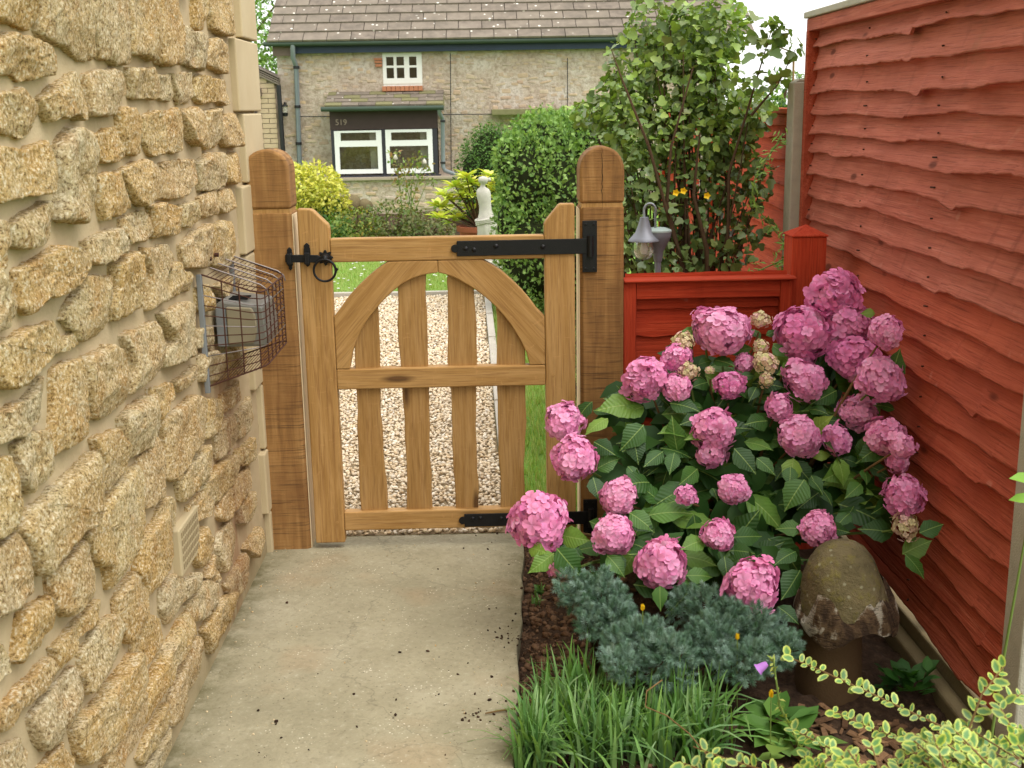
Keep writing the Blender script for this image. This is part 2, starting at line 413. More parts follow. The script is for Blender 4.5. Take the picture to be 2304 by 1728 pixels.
attr('pebble', .75, .3, 0, 0, .3); attr('petal', .55, .3, .22, tint=.95); attr('bloom', .55, .3, .22, tint=.95); attr('clod', .95, .15, 0, 200, .6)
attr('far_stone', .92, .15, 0, 14, .9); attr('bark_chip', .9, .2, 0, 60, .6); attr('variegated', .45, .4, .25)
flat('bark', s(78,60,42), .9, 0, .2, .35, 40, .6); flat('twig', s(118,92,58), .8, 0, .2, .3, 40); flat('green_stem', s(108,128,62), .6, 0, .3, .2, 20)
def lawn():
    t = NT('lawn'); v = t.world()
    a = t.noise(v, 2.0, 4, .6); f = t.noise(v, 90, 4, .75)
    c = t.ramp(a, [(.3, s(110,156,56)), (.7, s(146,186,84))]); c = t.mix(t.ramp(f, [(.35, .55), (.6, 0.0)]), c, s(70,104,34))
    return t.out(t.bsdf(c, .9, t.bump(f, .8, .02), 0, .15))
lawn()
def hyd_leaf():
    t = NT('hydrangea_leaf'); r = t.n('ObjectInfo', out='Random'); v = t.co('Object')
    vein = t.n('Attribute', attribute_name='Col')
    c = t.ramp(r, [(0, s(44,78,32)), (.45, s(62,102,42)), (.75, s(84,126,48)), (.93, s(122,158,62)), (1, s(148,174,72))])
    c = t.mix(t.ramp(t.noise(v, 3, 4), [(.35, .25), (.65, 0.0)]), c, s(32,60,28))
    sx = t.n('SeparateXYZ', {0: v}); ax = t.math('ABSOLUTE', sx.node.outputs[0])
    lat = t.math('SINE', t.math('MULTIPLY', t.math('SUBTRACT', sx.node.outputs[1], t.math('MULTIPLY', ax, .75)), 62.0))
    c = t.mix(t.ramp(lat, [(.93, 0.0), (1.0, .16)]), c, s(104,138,70))
    c = t.mix(t.ramp(ax, [(.006, .75), (.016, 0.0)]), c, s(150,176,96))
    b = t.bump(lat, .16, .012)
    sh = t.bsdf(c, .46, b, 0, .4)
    tr = t.n('BsdfTranslucent', {'Color': t.mix(1.0, c, (1.3, 1.5, .6, 1), 'MULTIPLY')})
    return t.out(t.n('MixShader', {0: .22, 1: sh, 2: tr}))
hyd_leaf()
flat('steel_wire', s(112,104,100), .45, .7, .5, .3, 60); flat('rust_wire', s(74,44,32), .8, .2, .3, .4, 60, .4)
flat('galvanised', s(138,142,146), .5, .5, .4, .15, 25); flat('flue_grey', s(128,126,120), .45, .3, .4, .12, 14)
flat('flue_cream', s(140,130,106), .6, 0, .4, .1, 12); flat('black_void', (.01,.01,.01), .9, 0, .1)
flat('upvc', (.80,.80,.80), .3, 0, .5, .02); flat('painted_wood', (.74,.73,.69), .5, 0, .4, .04)
flat('dark_board', s(66,52,50), .6, 0, .3, .25, 6, .2); flat('dark_frame', s(54,54,60), .55, 0, .3, .15)
flat('fascia_blue', s(48,58,76), .55, 0, .3, .2, 5); flat('fascia_brown', s(104,88,80), .6, 0, .3, .15)
flat('gutter_green', s(58,72,60), .6, 0, .3, .25, 6); flat('pipe_grey', s(118,126,130), .45, 0, .4, .1); flat('pipe_black', s(30,30,32), .45, 0, .4)
flat('pipe_brown', s(66,52,48), .5, 0, .4); flat('sill_brick', s(172,116,86), .85, 0, .2, .2, 9, .3); flat('sill_stone', s(164,150,134), .9, 0, .2, .15, 9, .3)
flat('lettering', s(150,132,120), .7)
flat('plaster', s(120,100,70), .9); flat('curtain', s(206,200,188), .8)
flat('tile_moss', s(120,116,84), .95, 0, .15, .35, 12, .7)
def tiles():
    t = NT('roof_tile'); v = t.co('Object', rand=True); r = t.n('ObjectInfo', out='Random')
    c = t.ramp(t.noise(v, 5, 5, .65), [(.3, s(90,83,75)), (.55, s(120,109,98)), (.8, s(140,130,117))])
    c = t.mix(t.math('MULTIPLY', r, .5), c, s(132,122,108))
    vo = t.n('TexVoronoi', {'Vector': v, 'Scale': 8.0}, 0)
    li = t.math('MULTIPLY', t.ramp(vo, [(.11, 1.0), (.18, 0.0)]), t.ramp(t.noise(v, 2.5, 2), [(.44, 0.0), (.52, 1.0)]))
    c = t.mix(li, c, s(228,224,212))
    return t.out(t.bsdf(c, .9, t.bump(t.noise(v, 70, 4), .4, .005), 0, .2))
tiles()
def glass():
    t = NT('window_glass'); fr = t.n('Fresnel', {'IOR': 1.5})
    f = t.math('ADD', t.math('MULTIPLY', fr, 1.2), .06)
    return t.out(t.n('MixShader', {0: f, 1: t.n('BsdfTransparent', {'Color': (.82,.86,.82,1)}), 2: t.n('BsdfGlossy', {'Color': (1,1,1,1), 'Roughness': .02})}))
glass()
def lampglass():
    t = NT('lamp_glass')
    a = t.n('MixShader', {0: .25, 1: t.n('BsdfTransparent', {'Color': (.97,.97,.92,1)}), 2: t.bsdf((.85,.83,.74,1), .3)})
    return t.out(t.n('MixShader', {0: t.n('LayerWeight', {'Blend': .35}, 1), 1: a, 2: t.n('BsdfGlossy', {'Roughness': .12})}))
lampglass()
flat('lamp_metal', s(122,124,132), .5, .3, .4, .12, 20); flat('lamp_cap_pale', s(150,164,160), .4, 0, .5, .1)
flat('terracotta', s(150,86,62), .85, 0, .2, .15, 10); flat('statue_stone', s(186,182,172), .85, 0, .2, .22, 22, .6)
def capwood():
    t = NT('cap_wood'); v = t.co('Object')
    c = t.ramp(t.noise(v, 9, 5, .65), [(.3, s(82,74,52)), (.55, s(118,106,78)), (.8, s(140,124,92))])
    moss = t.noise(v, 30, 4, .7); c = t.mix(t.ramp(moss, [(.52, 0.0), (.68, .55)]), c, s(132,122,52))
    c = t.mix(t.ramp(t.noise(v, 16, 4, .7), [(.28, .8), (.42, 0.0)]), c, s(44,38,28))
    li = t.n('TexVoronoi', {'Vector': v, 'Scale': 34.0}, 0); c = t.mix(t.ramp(li, [(.10, .6), (.20, 0.0)]), c, s(170,166,140))
    return t.out(t.bsdf(c, .93, t.bump(moss, 1.0, .012, t.bump(t.noise(v, 120, 5, .8), .8, .004)), 0, .15))
capwood()
def barkrim():
    t = NT('silver_bark'); v = t.co('Object')
    a = t.noise(t.n('Mapping', {'Vector': v, 'Scale': (1, 1, .7)}), 13, 5, .6, .4)
    c = t.ramp(a, [(.38, s(56,42,32)), (.48, s(96,76,56)), (.53, s(160,150,134)), (.72, s(186,178,162))])
    l = t.noise(t.n('Mapping', {'Vector': v, 'Scale': (20, 20, 90)}), 2.2, 4, .6); c = t.mix(t.ramp(l, [(.36, .8), (.5, 0.0)]), c, s(48,36,28))
    return t.out(t.bsdf(c, .92, t.bump(l, .7, .01, t.bump(a, .8, .02)), 0, .15))
barkrim()
flat('stump_wood', s(84,64,42), .9, 0, .2, .25, 14, .5)
flat('pvc_vent', s(180,164,130), .6, 0, .3, .08); flat('bamboo', s(168,140,98), .6, 0, .35, .25, 25)
flat('block_stone', s(190,168,140), .9, 0, .2, .12, 6, .4)
flat('gravel_base', s(146,128,100), .95, 0, .1, .25, 60, .6)
flat('vent_slot', s(134,118,88), .8)  # vent plastic darkened, the shade inside the slots put into the colour
flat('planed_pale', s(228,206,168), .6, 0, .3, .08, 12)
def cottage_wall():
    t = NT('cottage_mortar'); v = t.world()
    c = t.ramp(t.noise(v, 2.2, 6, .7), [(.3, s(172,153,137)), (.5, s(192,176,160)), (.7, s(210,201,192))])
    c = t.mix(t.ramp(t.noise(v, 14, 5, .7), [(.35, .7), (.55, 0.0)]), c, s(136,118,98))
    return t.out(t.bsdf(c, .95, t.bump(t.noise(v, 22, 5, .7), .8, .03), 0, .1))
cottage_wall()
STONES = """2058,1736 2235,1751 2227,1723 2193,1698 2117,1704 2049,1707
2276,1754 2552,1778 2530,1703 2555,1686 2531,1656 2452,1659 2346,1676 2239,1696
2558,1778 2794,1798 2791,1728 2763,1659 2685,1658 2576,1667 2553,1730
2826,1801 3026,1818 3017,1742 3016,1693 2972,1670 2906,1681 2796,1685 2803,1747
3064,1821 3241,1836 3255,1776 3273,1728 3204,1672 3029,1666 3026,1723
3268,1818 3393,1823 3404,1803 3328,1789 3269,1793
3449,1853 3621,1868 3619,1800 3529,1774 3443,1780
3631,1869 3920,1893 3933,1789 3810,1779 3656,1787
2041,1679 2111,1683 2237,1676 2292,1656 2280,1629 2179,1613 2077,1615 2023,1617
3305,1771 3446,1759 3560,1747 3549,1684 3494,1669 3292,1680 3269,1716
3582,1753 3737,1766 3834,1747 3821,1674 3758,1663 3558,1680
2014,1587 2134,1590 2166,1571 2178,1557 2158,1529 2105,1515 2028,1519 1997,1527
2203,1577 2326,1610 2416,1636 2442,1597 2448,1566 2416,1541 2362,1550 2236,1537
2475,1622 2568,1641 2715,1642 2738,1597 2681,1569 2626,1544 2541,1553 2468,1550
2778,1647 2938,1652 2997,1635 3007,1597 2945,1583 2783,1584
2997,1635 3114,1644 3146,1594 3117,1580 3004,1585
3171,1645 3355,1654 3363,1592 3311,1575 3205,1572
3399,1645 3508,1652 3638,1636 3608,1580 3423,1575 3381,1592
3651,1641 3774,1642 3799,1576 3715,1569 3622,1590
1988,1496 2091,1492 2217,1502 2232,1467 2230,1432 2159,1413 2054,1418 1962,1409
2270,1495 2354,1523 2462,1515 2464,1470 2437,1433 2452,1399 2420,1360 2328,1344 2221,1362 2258,1412 2257,1451
2474,1505 2584,1516 2647,1518 2670,1458 2597,1448 2490,1454
2670,1552 2728,1566 2813,1555 2854,1536 2810,1460 2683,1460 2665,1500
2863,1544 2979,1554 3045,1527 3016,1460 2902,1447 2858,1485
3067,1546 3168,1560 3204,1517 3193,1454 3100,1452 3040,1464
3232,1550 3353,1564 3421,1540 3438,1473 3346,1458 3278,1473
3473,1548 3624,1562 3650,1510 3586,1450 3480,1447 3441,1482
3658,1534 3898,1542 3933,1496 3902,1443 3696,1447 3650,1477
2485,1420 2637,1429 2671,1385 2702,1343 2609,1337 2496,1336 2488,1380
2649,1428 2777,1440 2885,1439 2886,1355 2774,1346 2712,1357 2675,1395
2916,1426 3141,1427 3335,1423 3324,1362 3180,1338 2941,1343 2898,1369
3340,1410 3475,1431 3688,1423 3696,1345 3544,1326 3363,1336
3721,1417 3881,1421 3904,1338 3750,1327 3710,1349
2005,1371 2097,1387 2182,1396 2196,1361 2166,1329 2063,1325 2009,1338
1955,1383 1993,1375 2002,1349 1978,1315 1932,1305
2844,1331 3012,1326 3117,1300 3120,1258 2988,1251 2857,1263
3129,1312 3316,1310 3330,1265 3223,1253 3138,1261
3347,1317 3523,1327 3548,1273 3509,1253 3350,1265
3573,1314 3722,1316 3765,1266 3629,1250 3560,1277
2627,1321 2769,1330 2838,1313 2840,1274 2761,1264 2646,1266 2625,1293
2373,1303 2532,1309 2609,1302 2605,1267 2516,1260 2427,1249 2366,1265
3104,1210 3291,1233 3419,1234 3415,1160 3351,1122 3120,1153
3439,1232 3690,1222 3764,1119 3675,1109 3576,1093 3413,1123
2016,1288 2110,1301 2226,1307 2356,1279 2357,1250 2238,1229 2128,1228 2039,1218 2004,1236
2767,1241 2979,1226 3044,1179 2944,1164 2916,1099 2765,1104 2800,1172
2994,1173 3075,1171 3114,1136 3166,1133 3160,1086 2938,1098 2988,1129
1933,1307 1959,1285 1982,1232 1958,1209 1903,1207
1897,1183 2002,1190 2145,1178 2172,1155 2156,1128 2047,1115 1948,1104 1903,1115 1885,1143
2206,1179 2276,1205 2361,1233 2502,1214 2508,1178 2468,1123 2362,1106 2268,1118 2258,1145
2531,1234 2689,1242 2748,1224 2698,1149 2689,1121 2495,1118 2492,1153 2528,1189
2853,1070 3107,1062 3189,1038 3155,991 3108,956 3148,912 2857,942 2852,974 2935,990
2551,1076 2794,1064 2820,1012 2845,975 2800,949 2559,947 2589,1003
2137,1095 2259,1086 2262,1035 2293,942 2178,939 2079,943 2118,1030
2280,1077 2449,1078 2527,1038 2551,1000 2516,943 2344,944 2306,955 2278,1022
1866,1080 1939,1075 2020,1075 2059,1092 2068,1055 2044,1028 1945,1023 1872,1033 1852,1030
1927,1009 1986,1012 2059,997 2069,964 2073,921 1963,908 1925,953
1845,1008 1893,999 1905,959 1916,913 1900,893 1810,886
2719,916 2902,889 2906,851 2808,834 2727,832 2701,882
2932,882 3138,883 3157,856 2955,853
2487,907 2650,914 2707,900 2715,839 2640,797 2527,804 2487,850
2303,910 2448,893 2507,818 2475,794 2338,789 2304,814 2326,852
2790,827 2958,812 3113,808 3202,764 3159,664 2996,667 2870,641 2781,682 2797,756
2596,783 2736,793 2783,756 2753,642 2585,664 2565,705
2175,1136 2266,1140 2267,1112 2162,1122
3231,761 3385,727 3402,679 3293,645 3207,660
3441,728 3661,712 3656,660 3474,660 3413,681
3310,631 3448,652 3591,619 3601,538 3328,557
3616,618 3816,626 3844,547 3637,533
2954,645 3227,631 3243,588 3142,553 2980,566 2898,576 2883,633
3158,543 3386,535 3552,505 3545,449 3290,446 3141,492
3578,508 3849,478 3845,428 3669,437 3563,465
3308,435 3564,433 3740,410 3695,358 3538,356 3328,363 3274,398
3542,333 3737,322 3782,290 3681,241 3537,282
2969,533 3115,529 3195,474 3146,448 2973,492
2696,621 2800,622 2853,591 2820,539 2684,585
3238,1074 3354,1071 3390,995 3237,1012
3441,1053 3752,1048 3758,990 3524,1007
3221,965 3353,945 3374,884 3206,918
3216,893 3351,879 3487,832 3444,772 3212,821
3518,855 3732,843 3819,789 3648,746 3488,767
2067,886 2200,891 2286,888 2325,849 2261,774 2110,774 1945,773 1905,862 1963,882
1806,872 1884,864 1926,784 1922,759 1858,751 1774,763
2296,755 2342,767 2520,781 2580,774 2561,692 2523,633 2427,602 2308,587 2303,640 2249,669 2203,745
2006,739 2128,744 2192,739 2201,706 2224,652 2185,621 2061,642 2006,683
1820,670 1873,727 1967,716 1984,677 1976,653 1902,654 1837,654
1983,608 2113,603 2208,600 2248,579 2216,562 2104,573 1995,564
2125,536 2241,540 2313,529 2332,483 2319,442 2202,446 2122,446 2110,503
2340,546 2414,559 2474,556 2540,482 2523,426 2391,429 2344,485
2521,607 2691,607 2763,602 2800,525 2766,467 2634,474 2549,466 2497,551
1762,722 1791,708 1797,662 1775,656 1743,658
1744,615 1818,613 1964,599 1989,571 1930,563 1821,576 1758,573 1741,583
1869,541 1964,542 2072,529 2090,483 2057,450 1999,436 1904,449 1869,489
2037,414 2150,410 2272,399 2409,390 2419,342 2392,295 2288,305 2218,293 2092,317 2047,354
1715,561 1808,533 1821,492 1792,479 1705,527
1882,431 1938,429 1978,422 2029,358 2005,339 1872,421
2433,425 2546,416 2629,370 2628,320 2543,320 2427,327 2419,381
2671,430 2784,425 2847,368 2981,353 2952,319 2803,334 2693,336 2655,383
2185,290 2309,297 2434,288 2473,227 2401,203 2270,210 2214,210 2169,238
2495,276 2632,285 2821,291 2885,276 2896,229 2799,221 2640,218 2509,212 2443,195 2429,231
2875,298 3073,287 3202,218 3190,183 3007,206 2898,237
2981,435 3119,426 3177,361 3128,336 3016,348 2971,403
3067,299 3191,311 3246,220 3213,218
2997,511 3127,508 3173,468 3093,463 3002,471
2384,150 2494,166 2621,159 2619,108 2529,101 2412,117
2652,164 2815,168 2960,176 2983,132 2945,75 2804,83 2701,72 2629,90
3004,170 3215,162 3404,111 3337,56 3222,53 3060,71
2417,93 2528,97 2629,90 2607,68 2497,44
3298,177 3574,166 3632,104 3545,84 3370,84
3278,347 3412,344 3457,265 3367,211 3281,225 3244,310
3581,185 3812,171 3831,141 3690,109"""

# ------------------------------------------------------------------ setting: ground, lawn, gravel, path, soil
WX, WY1 = -0.813, 4.30        # face and far corner of the stone house
def struct(o): o['kind'] = 'structure'; return o
def sheet(name, x0, x1, y0, y1, z, m):
    return struct(MB().add([(x0,y0,z),(x1,y0,z),(x1,y1,z),(x0,y1,z)], [(0,1,2,3)]).build(name, m))
sheet('ground', -400, 400, -300, 700, -0.16, 'lawn')
# lawn sheet, with a front step at the concrete
struct(MB().add([(-9,4.16,0),(9,4.16,0),(9,19,0),(-9,19,0),(-9,4.16,-.15),(9,4.16,-.15)], [(0,1,2,3),(4,5,1,0)]).build('lawn', 'lawn'))
PATH_R = [(-6.0,-.12),(1.5,.0),(2.6,.043),(3.3,.075),(3.92,.105),(4.15,.11)]
def path_edge(y):
    for (a, xa), (b, xb) in zip(PATH_R, PATH_R[1:]):
        if y <= b: return xa+(xb-xa)*(y-a)/(b-a)
    return PATH_R[-1][1]
mb = MB(); poly = [(WX-.02,-6.0)]
ys = [-6+ i*.09 for i in range(113)]
poly += [(path_edge(y)+.014*fbm(y*7,1.3)+.007*fbm(y*26,4), y) for y in ys if y < 4.13] + [(path_edge(4.14), 4.145), (WX-.02, 4.15)]
mb.prism(poly, -.12, .006, axis='z'); struct(mb.build('concrete_path', 'path_concrete', bevel=.006))

# flower bed: one sculpted soil sheet each side of the low panel
def bed_h(x, y):
    e = max(0.0, min(1.0, (x-path_edge(min(y, 4.1)))/.12)) if y < 4.15 else 1.0
    h = -.035 + .03*e + .022*fbm(x*6, y*6, .5) + .013*fbm(x*22, y*22, 2.0)
    return h - .07*max(0.0, min(1.0, (x-.85)/.3))
def soil_sheet(name, xs, ys):
    V = [(x, y, bed_h(x, y)) for y in ys for x in xs]; n = len(xs)
    F = [(j*n+i, j*n+i+1, (j+1)*n+i+1, (j+1)*n+i) for j in range(len(ys)-1) for i in range(n-1)]
    return struct(npmesh(name, V, F, 'soil'))
soil_sheet('soil_bed', np.linspace(-.02, 1.30, 90), np.concatenate([np.linspace(-2, 2.2, 60), np.linspace(2.22, 4.16, 130)]))
sheet('rear_soil_bed', .40, 1.30, 4.17, 9.4, .012, 'soil')

ICO_V = None
def ico(sub=1):
    import bmesh
    bm = bmesh.new(); bmesh.ops.create_icosphere(bm, subdivisions=sub, radius=1.0)
    V = np.array([v.co[:] for v in bm.verts]); F = np.array([[v.index for v in f.verts] for f in bm.faces]); bm.free(); return V, F
I1 = ico(1); I2 = ico(2)
def rocks(n, pos, size, flat_=.6, base=I1, cols=None, jit=.25):
    out = []
    K = 6; idx = rng.integers(0, K, n)
    for k in range(K):
        sel = np.where(idx == k)[0]
        if not len(sel): continue
        bv = base[0]*(1+rng.normal(0, jit, (len(base[0]), 1)))
        up = np.tile([[0, 0, 1.]], (len(sel), 1)) + rng.normal(0, .28, (len(sel), 3))
        R = frames(up, unit(len(sel)))
        sc = np.stack([size[sel], size[sel]*rng.uniform(.65, 1.0, len(sel)), size[sel]*flat_*rng.uniform(.6, 1.1, len(sel))], 1)
        out.append(scatter(bv, base[1], pos[sel], R, sc, cols[sel]))
    return join(out)
# soil crumbs in the bed and spilt over the path edge
n = 2600
yy = rng.uniform(2.3, 4.12, n); xx = np.array([path_edge(y) for y in yy]) + np.abs(rng.normal(0, .16, n)) + .004
pos = np.array([(x, y, bed_h(x, y)+.002) for x, y in zip(xx, yy)]); sz = .003+.012*rng.random(n)**3
V, F, Cc = rocks(n, pos, sz, .75, I1, pal(n, s(60,42,30), s(96,70,52), s(120,92,70), s(150,118,92)))
tag(npmesh('soil_clods', V, F, 'clod', cols=Cc), 'dark brown soil clods along the path edge of the bed', 'soil', kind='stuff')
P = []
for (px, py, sx, sy, k) in [(1150,1425,26,22,46), (1185,1390,10,20,14), (1130,1600,40,26,34), (1075,1612,12,8,12), (900,1540,300,120,40), (600,1690,30,18,5), (985,1500,120,150,12), (1100,1235,30,30,8), (1190,1300,9,50,22), (1195,1480,9,50,30), (1180,1560,14,60,26)]:
    for _ in range(k):
        g = onG(px+random.gauss(0, sx), py+random.gauss(0, sy), .008)
        if g.x < path_edge(g.y)+.01 and g.x > WX+.03: P.append((g.x, g.y, .008, .0012+.005*random.random()**2))
P = np.array(P); n = len(P)
V, F, Cc = rocks(n, P[:, :3], P[:, 3], .7, I1, pal(n, s(48,34,26), s(84,62,48)))
tag(npmesh('path_crumbs', V, F, 'clod', cols=Cc), 'dark soil crumbs spilt on the concrete path', 'soil', kind='stuff')
n = 260; P = []
for _ in range(n):
    y = random.uniform(2.4, 4.1); x = WX+.03 + (path_edge(y)-WX-.05)*random.random()**1.6; P.append((x, y, .0075))
V, F, Cc = rocks(n, np.array(P), .0012+.0032*rng.random(n)**2, .35, I1, pal(n, s(226,206,166), s(206,170,118), s(236,226,200)))
tag(npmesh('wood_shavings', V, F, 'clod', cols=Cc), 'pale wood shavings scattered over the concrete path', 'shavings', kind='stuff')
for i, (pts, lab) in enumerate([([(1092,1605),(1130,1598),(1190,1590)], 'thin dry twig lying across the path edge, the longer one'), ([(1172,1568),(1190,1574),(1206,1582)], 'short grey twig on the path by the grass')]):
    m_ = MB().tube([tuple(onG(a, b, .012)) for a, b in pts], [.002,.0025,.003], 6)
    tag(m_.build('twig', 'twig', smooth=30), lab, 'twig')

# gravel drive beyond the gate: bed plus loose pebbles, kept in by an edging kerb
def gravel_r(y): return .045 - .014*(y-4.2)
struct(MB().add([(-3.2,4.15,.004),(gravel_r(4.15),4.15,.004),(gravel_r(9.85),9.85,.004),(-3.2,9.85,.004)], [(0,1,2,3)]).build('gravel_path', 'gravel_base'))
P = []
def pebzone(y0, y1, cell):
    y = y0
    while y < y1:
        x = -1.62
        while x < gravel_r(y)-.005:
            P.append((x+random.uniform(-.4,.4)*cell, y+random.uniform(-.4,.4)*cell, .008+random.random()*.010, cell*random.uniform(.55,.95))); x += cell
        y += cell
pebzone(4.155, 6.6, .0185); pebzone(6.6, 9.83, .023)
P = np.array(P); n = len(P)
V, F, Cc = rocks(n, P[:, :3], P[:, 3]*.76, .5, I1, pal(n, s(230,214,184), s(206,180,140), s(244,238,224), s(176,158,136), s(224,200,164)), .16)
tag(npmesh('loose_gravel', V, F, 'pebble', cols=Cc), 'pale honey coloured gravel of the drive beyond the gate', 'gravel', kind='stuff')
k = thing('edging_kerb', (0, 9.9, 0), 'pale concrete edging strip round the gravel drive', 'kerb')
y = 4.25; i = 0
while y < 9.8:
    y2 = min(y+.90, 9.82)
    MB().prism([(gravel_r(y)+.002, y), (gravel_r(y)+.052, y), (gravel_r(y2)+.052, y2-.008), (gravel_r(y2)+.002, y2-.008)], -.05, .034+.006*(i % 3), axis='z').build('kerb_stone', 'edging_concrete', k, bevel=.006); y = y2; i += 1
x = gravel_r(9.85)+.05
while x > -2.6:
    MB().box(x-.89, x, 9.85+.004*(i % 2), 9.905+.004*(i % 2), -.05, .04+.005*(i % 3)).build('kerb_stone', 'edging_concrete', k, bevel=.006); x -= .90; i += 1

# grass blades of the lawn
def blades(n, xr, yr, h, excl=None):
    x = rng.uniform(*xr, n); y = rng.uniform(*yr, n)
    if excl is not None: kk = excl(x, y); x, y = x[kk], y[kk]
    n = len(x); hh = h*rng.uniform(.5, 1.3, n)
    bv = np.array([(-.09,0,0),(.09,0,0),(0,.35,1.)]); bf = np.array([(0,1,2)])
    a = rng.uniform(0, 6.28, n); R = np.zeros((n,3,3)); R[:,0,0]=np.cos(a); R[:,1,0]=np.sin(a); R[:,0,1]=-np.sin(a); R[:,1,1]=np.cos(a); R[:,2,2]=1
    return scatter(bv, bf, np.stack([x,y,np.zeros(n)],1), R, hh, pal(n, s(138,174,82), s(166,194,110), s(112,146,66), s(188,200,134), s(170,164,104)))
g1 = blades(26000, (.0, .75), (4.2, 9.9), .035, lambda x, y: x > .06-.014*(y-4.2))
g2 = blades(42000, (-2.6, 1.2), (9.92, 13.2), .045)
V, F, Cc = join([g1, g2])
tag(npmesh('lawn_grass', V, F, 'foliage', cols=Cc, smooth=False), 'short bright green grass of the lawn', 'grass', kind='stuff')
n = 260; pos = np.stack([rng.uniform(-2.2, .8, n), rng.uniform(10.1, 12.9, n), np.full(n, .042)], 1)
V, F, Cc = scatter(I1[0]*np.array([1,1,.4]), I1[1], pos, np.tile(np.eye(3), (n,1,1)), rng.uniform(.010,.018,n), np.tile([[.85,.85,.80]], (n,1)))
tag(npmesh('daisies', V, F, 'bloom', cols=Cc), 'tiny white daisies dotted over the lawn', 'daisies', kind='stuff')

# ------------------------------------------------------------------ stone house on the left
house = thing('stone_house', (WX, WY1, 0), 'golden rubble stone house wall with smooth corner blocks, left of the path', 'house')
MB().box(-6.0, WX, -5.0, WY1, -.1, 5.2).build('wall', 'lime_mortar', house)
def stone_mesh(poly, proud, seed):
    """rock-faced stone: irregular outline in the wall plane, rough domed face"""
    rr = random.Random(seed); n = len(poly)
    per = [math.dist(poly[i], poly[(i+1) % n]) for i in range(n)]; tot = sum(per); NP = max(28, min(72, int(tot/.012)))
    pts = []
    for k in range(NP):
        d = tot*k/NP; i = 0
        while d > per[i] and i < n-1: d -= per[i]; i += 1
        a, b = poly[i], poly[(i+1) % n]; u = d/per[i] if per[i] else 0
        pts.append((a[0]+(b[0]-a[0])*u, a[1]+(b[1]-a[1])*u))
    pts = [(p[0]+.008*fbm(p[0]*14, p[1]*14, seed)+.004*fbm(p[0]*50, p[1]*50, seed), p[1]+.007*fbm(p[0]*14+9, p[1]*14, seed)+.004*fbm(p[0]*50+9, p[1]*50, seed)) for p in pts]
    cy = sum(p[0] for p in pts)/NP; cz = sum(p[1] for p in pts)/NP
    grow = .004
    pts = [(p[0]+grow*(p[0]-cy)/max(.02, abs(p[0]-cy)), p[1]+grow*.6*(p[1]-cz)/max(.02, abs(p[1]-cz))) for p in pts]
    rings = [(1.0,-.008),(1.0,.60),(.985,.88),(.955,.97),(.90,1.0),(.82,1.0),(.73,1.0),(.63,1.0),(.52,1.0),(.41,1.0),(.29,1.0),(.16,1.0)]
    # a chisel-split face: the lowest of a few tilted planes, a scoop knocked out, then grit
    pl = []
    for _ in range(5):
        th = rr.random()*6.283; dy, dz = math.cos(th), math.sin(th); ext = max((p[0]-cy)*dy+(p[1]-cz)*dz for p in pts)
        pl.append((dy, dz, ext, rr.uniform(.45, .95), rr.uniform(.10, .42)))
    sc_y, sc_z, sc_r = cy+rr.uniform(-.06,.06), cz+rr.uniform(-.03,.03), rr.uniform(.02,.05); sc_d = rr.choice((0, .25, .45))
    V = []; sd_ = rr.random()*100
    def face(y, z):
        h = proud*1.25
        for dy, dz, ext, e, sl in pl: h = min(h, proud*e+sl*(ext-((y-cy)*dy+(z-cz)*dz)))
        h -= proud*sc_d*math.exp(-((y-sc_y)**2+(z-sc_z)**2)/(2*sc_r**2))
        return h+.0045*fbm(y*30, z*40, sd_, 3)+.0035*(abs(fbm(y*60, z*80, sd_+3, 2))-.2)
    for ri, (k, d) in enumerate(rings):
        for (y, z) in pts:
            yy = cy+(y-cy)*k; zz = cz+(z-cz)*k
            V.append((WX+(d if ri == 0 else max(d*face(yy, zz), .002)), yy, zz))
    V.append((WX+max(.004, face(cy, cz)), cy, cz)); c = len(V)-1
    F = []
    for r in range(len(rings)-1):
        for i in range(NP):
            j = (i+1) % NP; a, b, e, f = r*NP+i, r*NP+j, (r+1)*NP+j, (r+1)*NP+i
            F += [(a, b, e), (a, e, f)]
    L = (len(rings)-1)*NP; F += [(L+i, L+(i+1) % NP, c) for i in range(NP)]
    area = sum(pts[i][0]*pts[(i+1) % NP][1]-pts[(i+1) % NP][0]*pts[i][1] for i in range(NP))
    if area < 0: F = [f[::-1] for f in F]
    return V, F
polys = []
for l in STONES.split('\n'):
    p = [tuple(int(q)/1000 for q in w_.split(',')) for w_ in l.split()]
    polys.append([(y, z if z < 1.73+.04*(y-2.0) else z+.07) for y, z in p])
for i, p in enumerate(polys):
    V, F = stone_mesh(p, .020+.014*random.random(), i)
    npmesh('stone', V, F, 'golden_stone', house)
# the courses beyond the frame, above and towards the viewer
out = []; zc = 1.93
def clear(y, z): return not any(min(q[0] for q in p)-.02 < y < max(q[0] for q in p)+.02 and min(q[1] for q in p)-.02 < z < max(q[1] for q in p)+.02 for p in polys)
rows = [(.10+.0*i) for i in range(1)]
z = .03; k = 0
while z < 4.0:
    h = random.uniform(.075, .12); y = -.5+random.random()*.2
    while y < 3.85:
        wd = random.uniform(.16, .32)
        if (z > 1.93+.03*(y-2) and y+wd < 3.86) or (z < 1.93 and all(clear(y+wd*u, z+h*v) for u in (0,.5,1) for v in (0,.5,1)) and y+wd < 2.3):
            q = [(y+random.uniform(0,.02), z+random.uniform(0,.02)), (y+wd*.5, z-.005), (y+wd-.02, z+random.uniform(0,.015)), (y+wd-.01, z+h*.6), (y+wd-.03, z+h), (y+wd*.4, z+h+.006), (y+.01, z+h-.012)]
            V, F = stone_mesh(q, .024, 500+k); out.append((np.array(V), np.array(F), None)); k += 1
        y += wd+.03
    z += h+.032
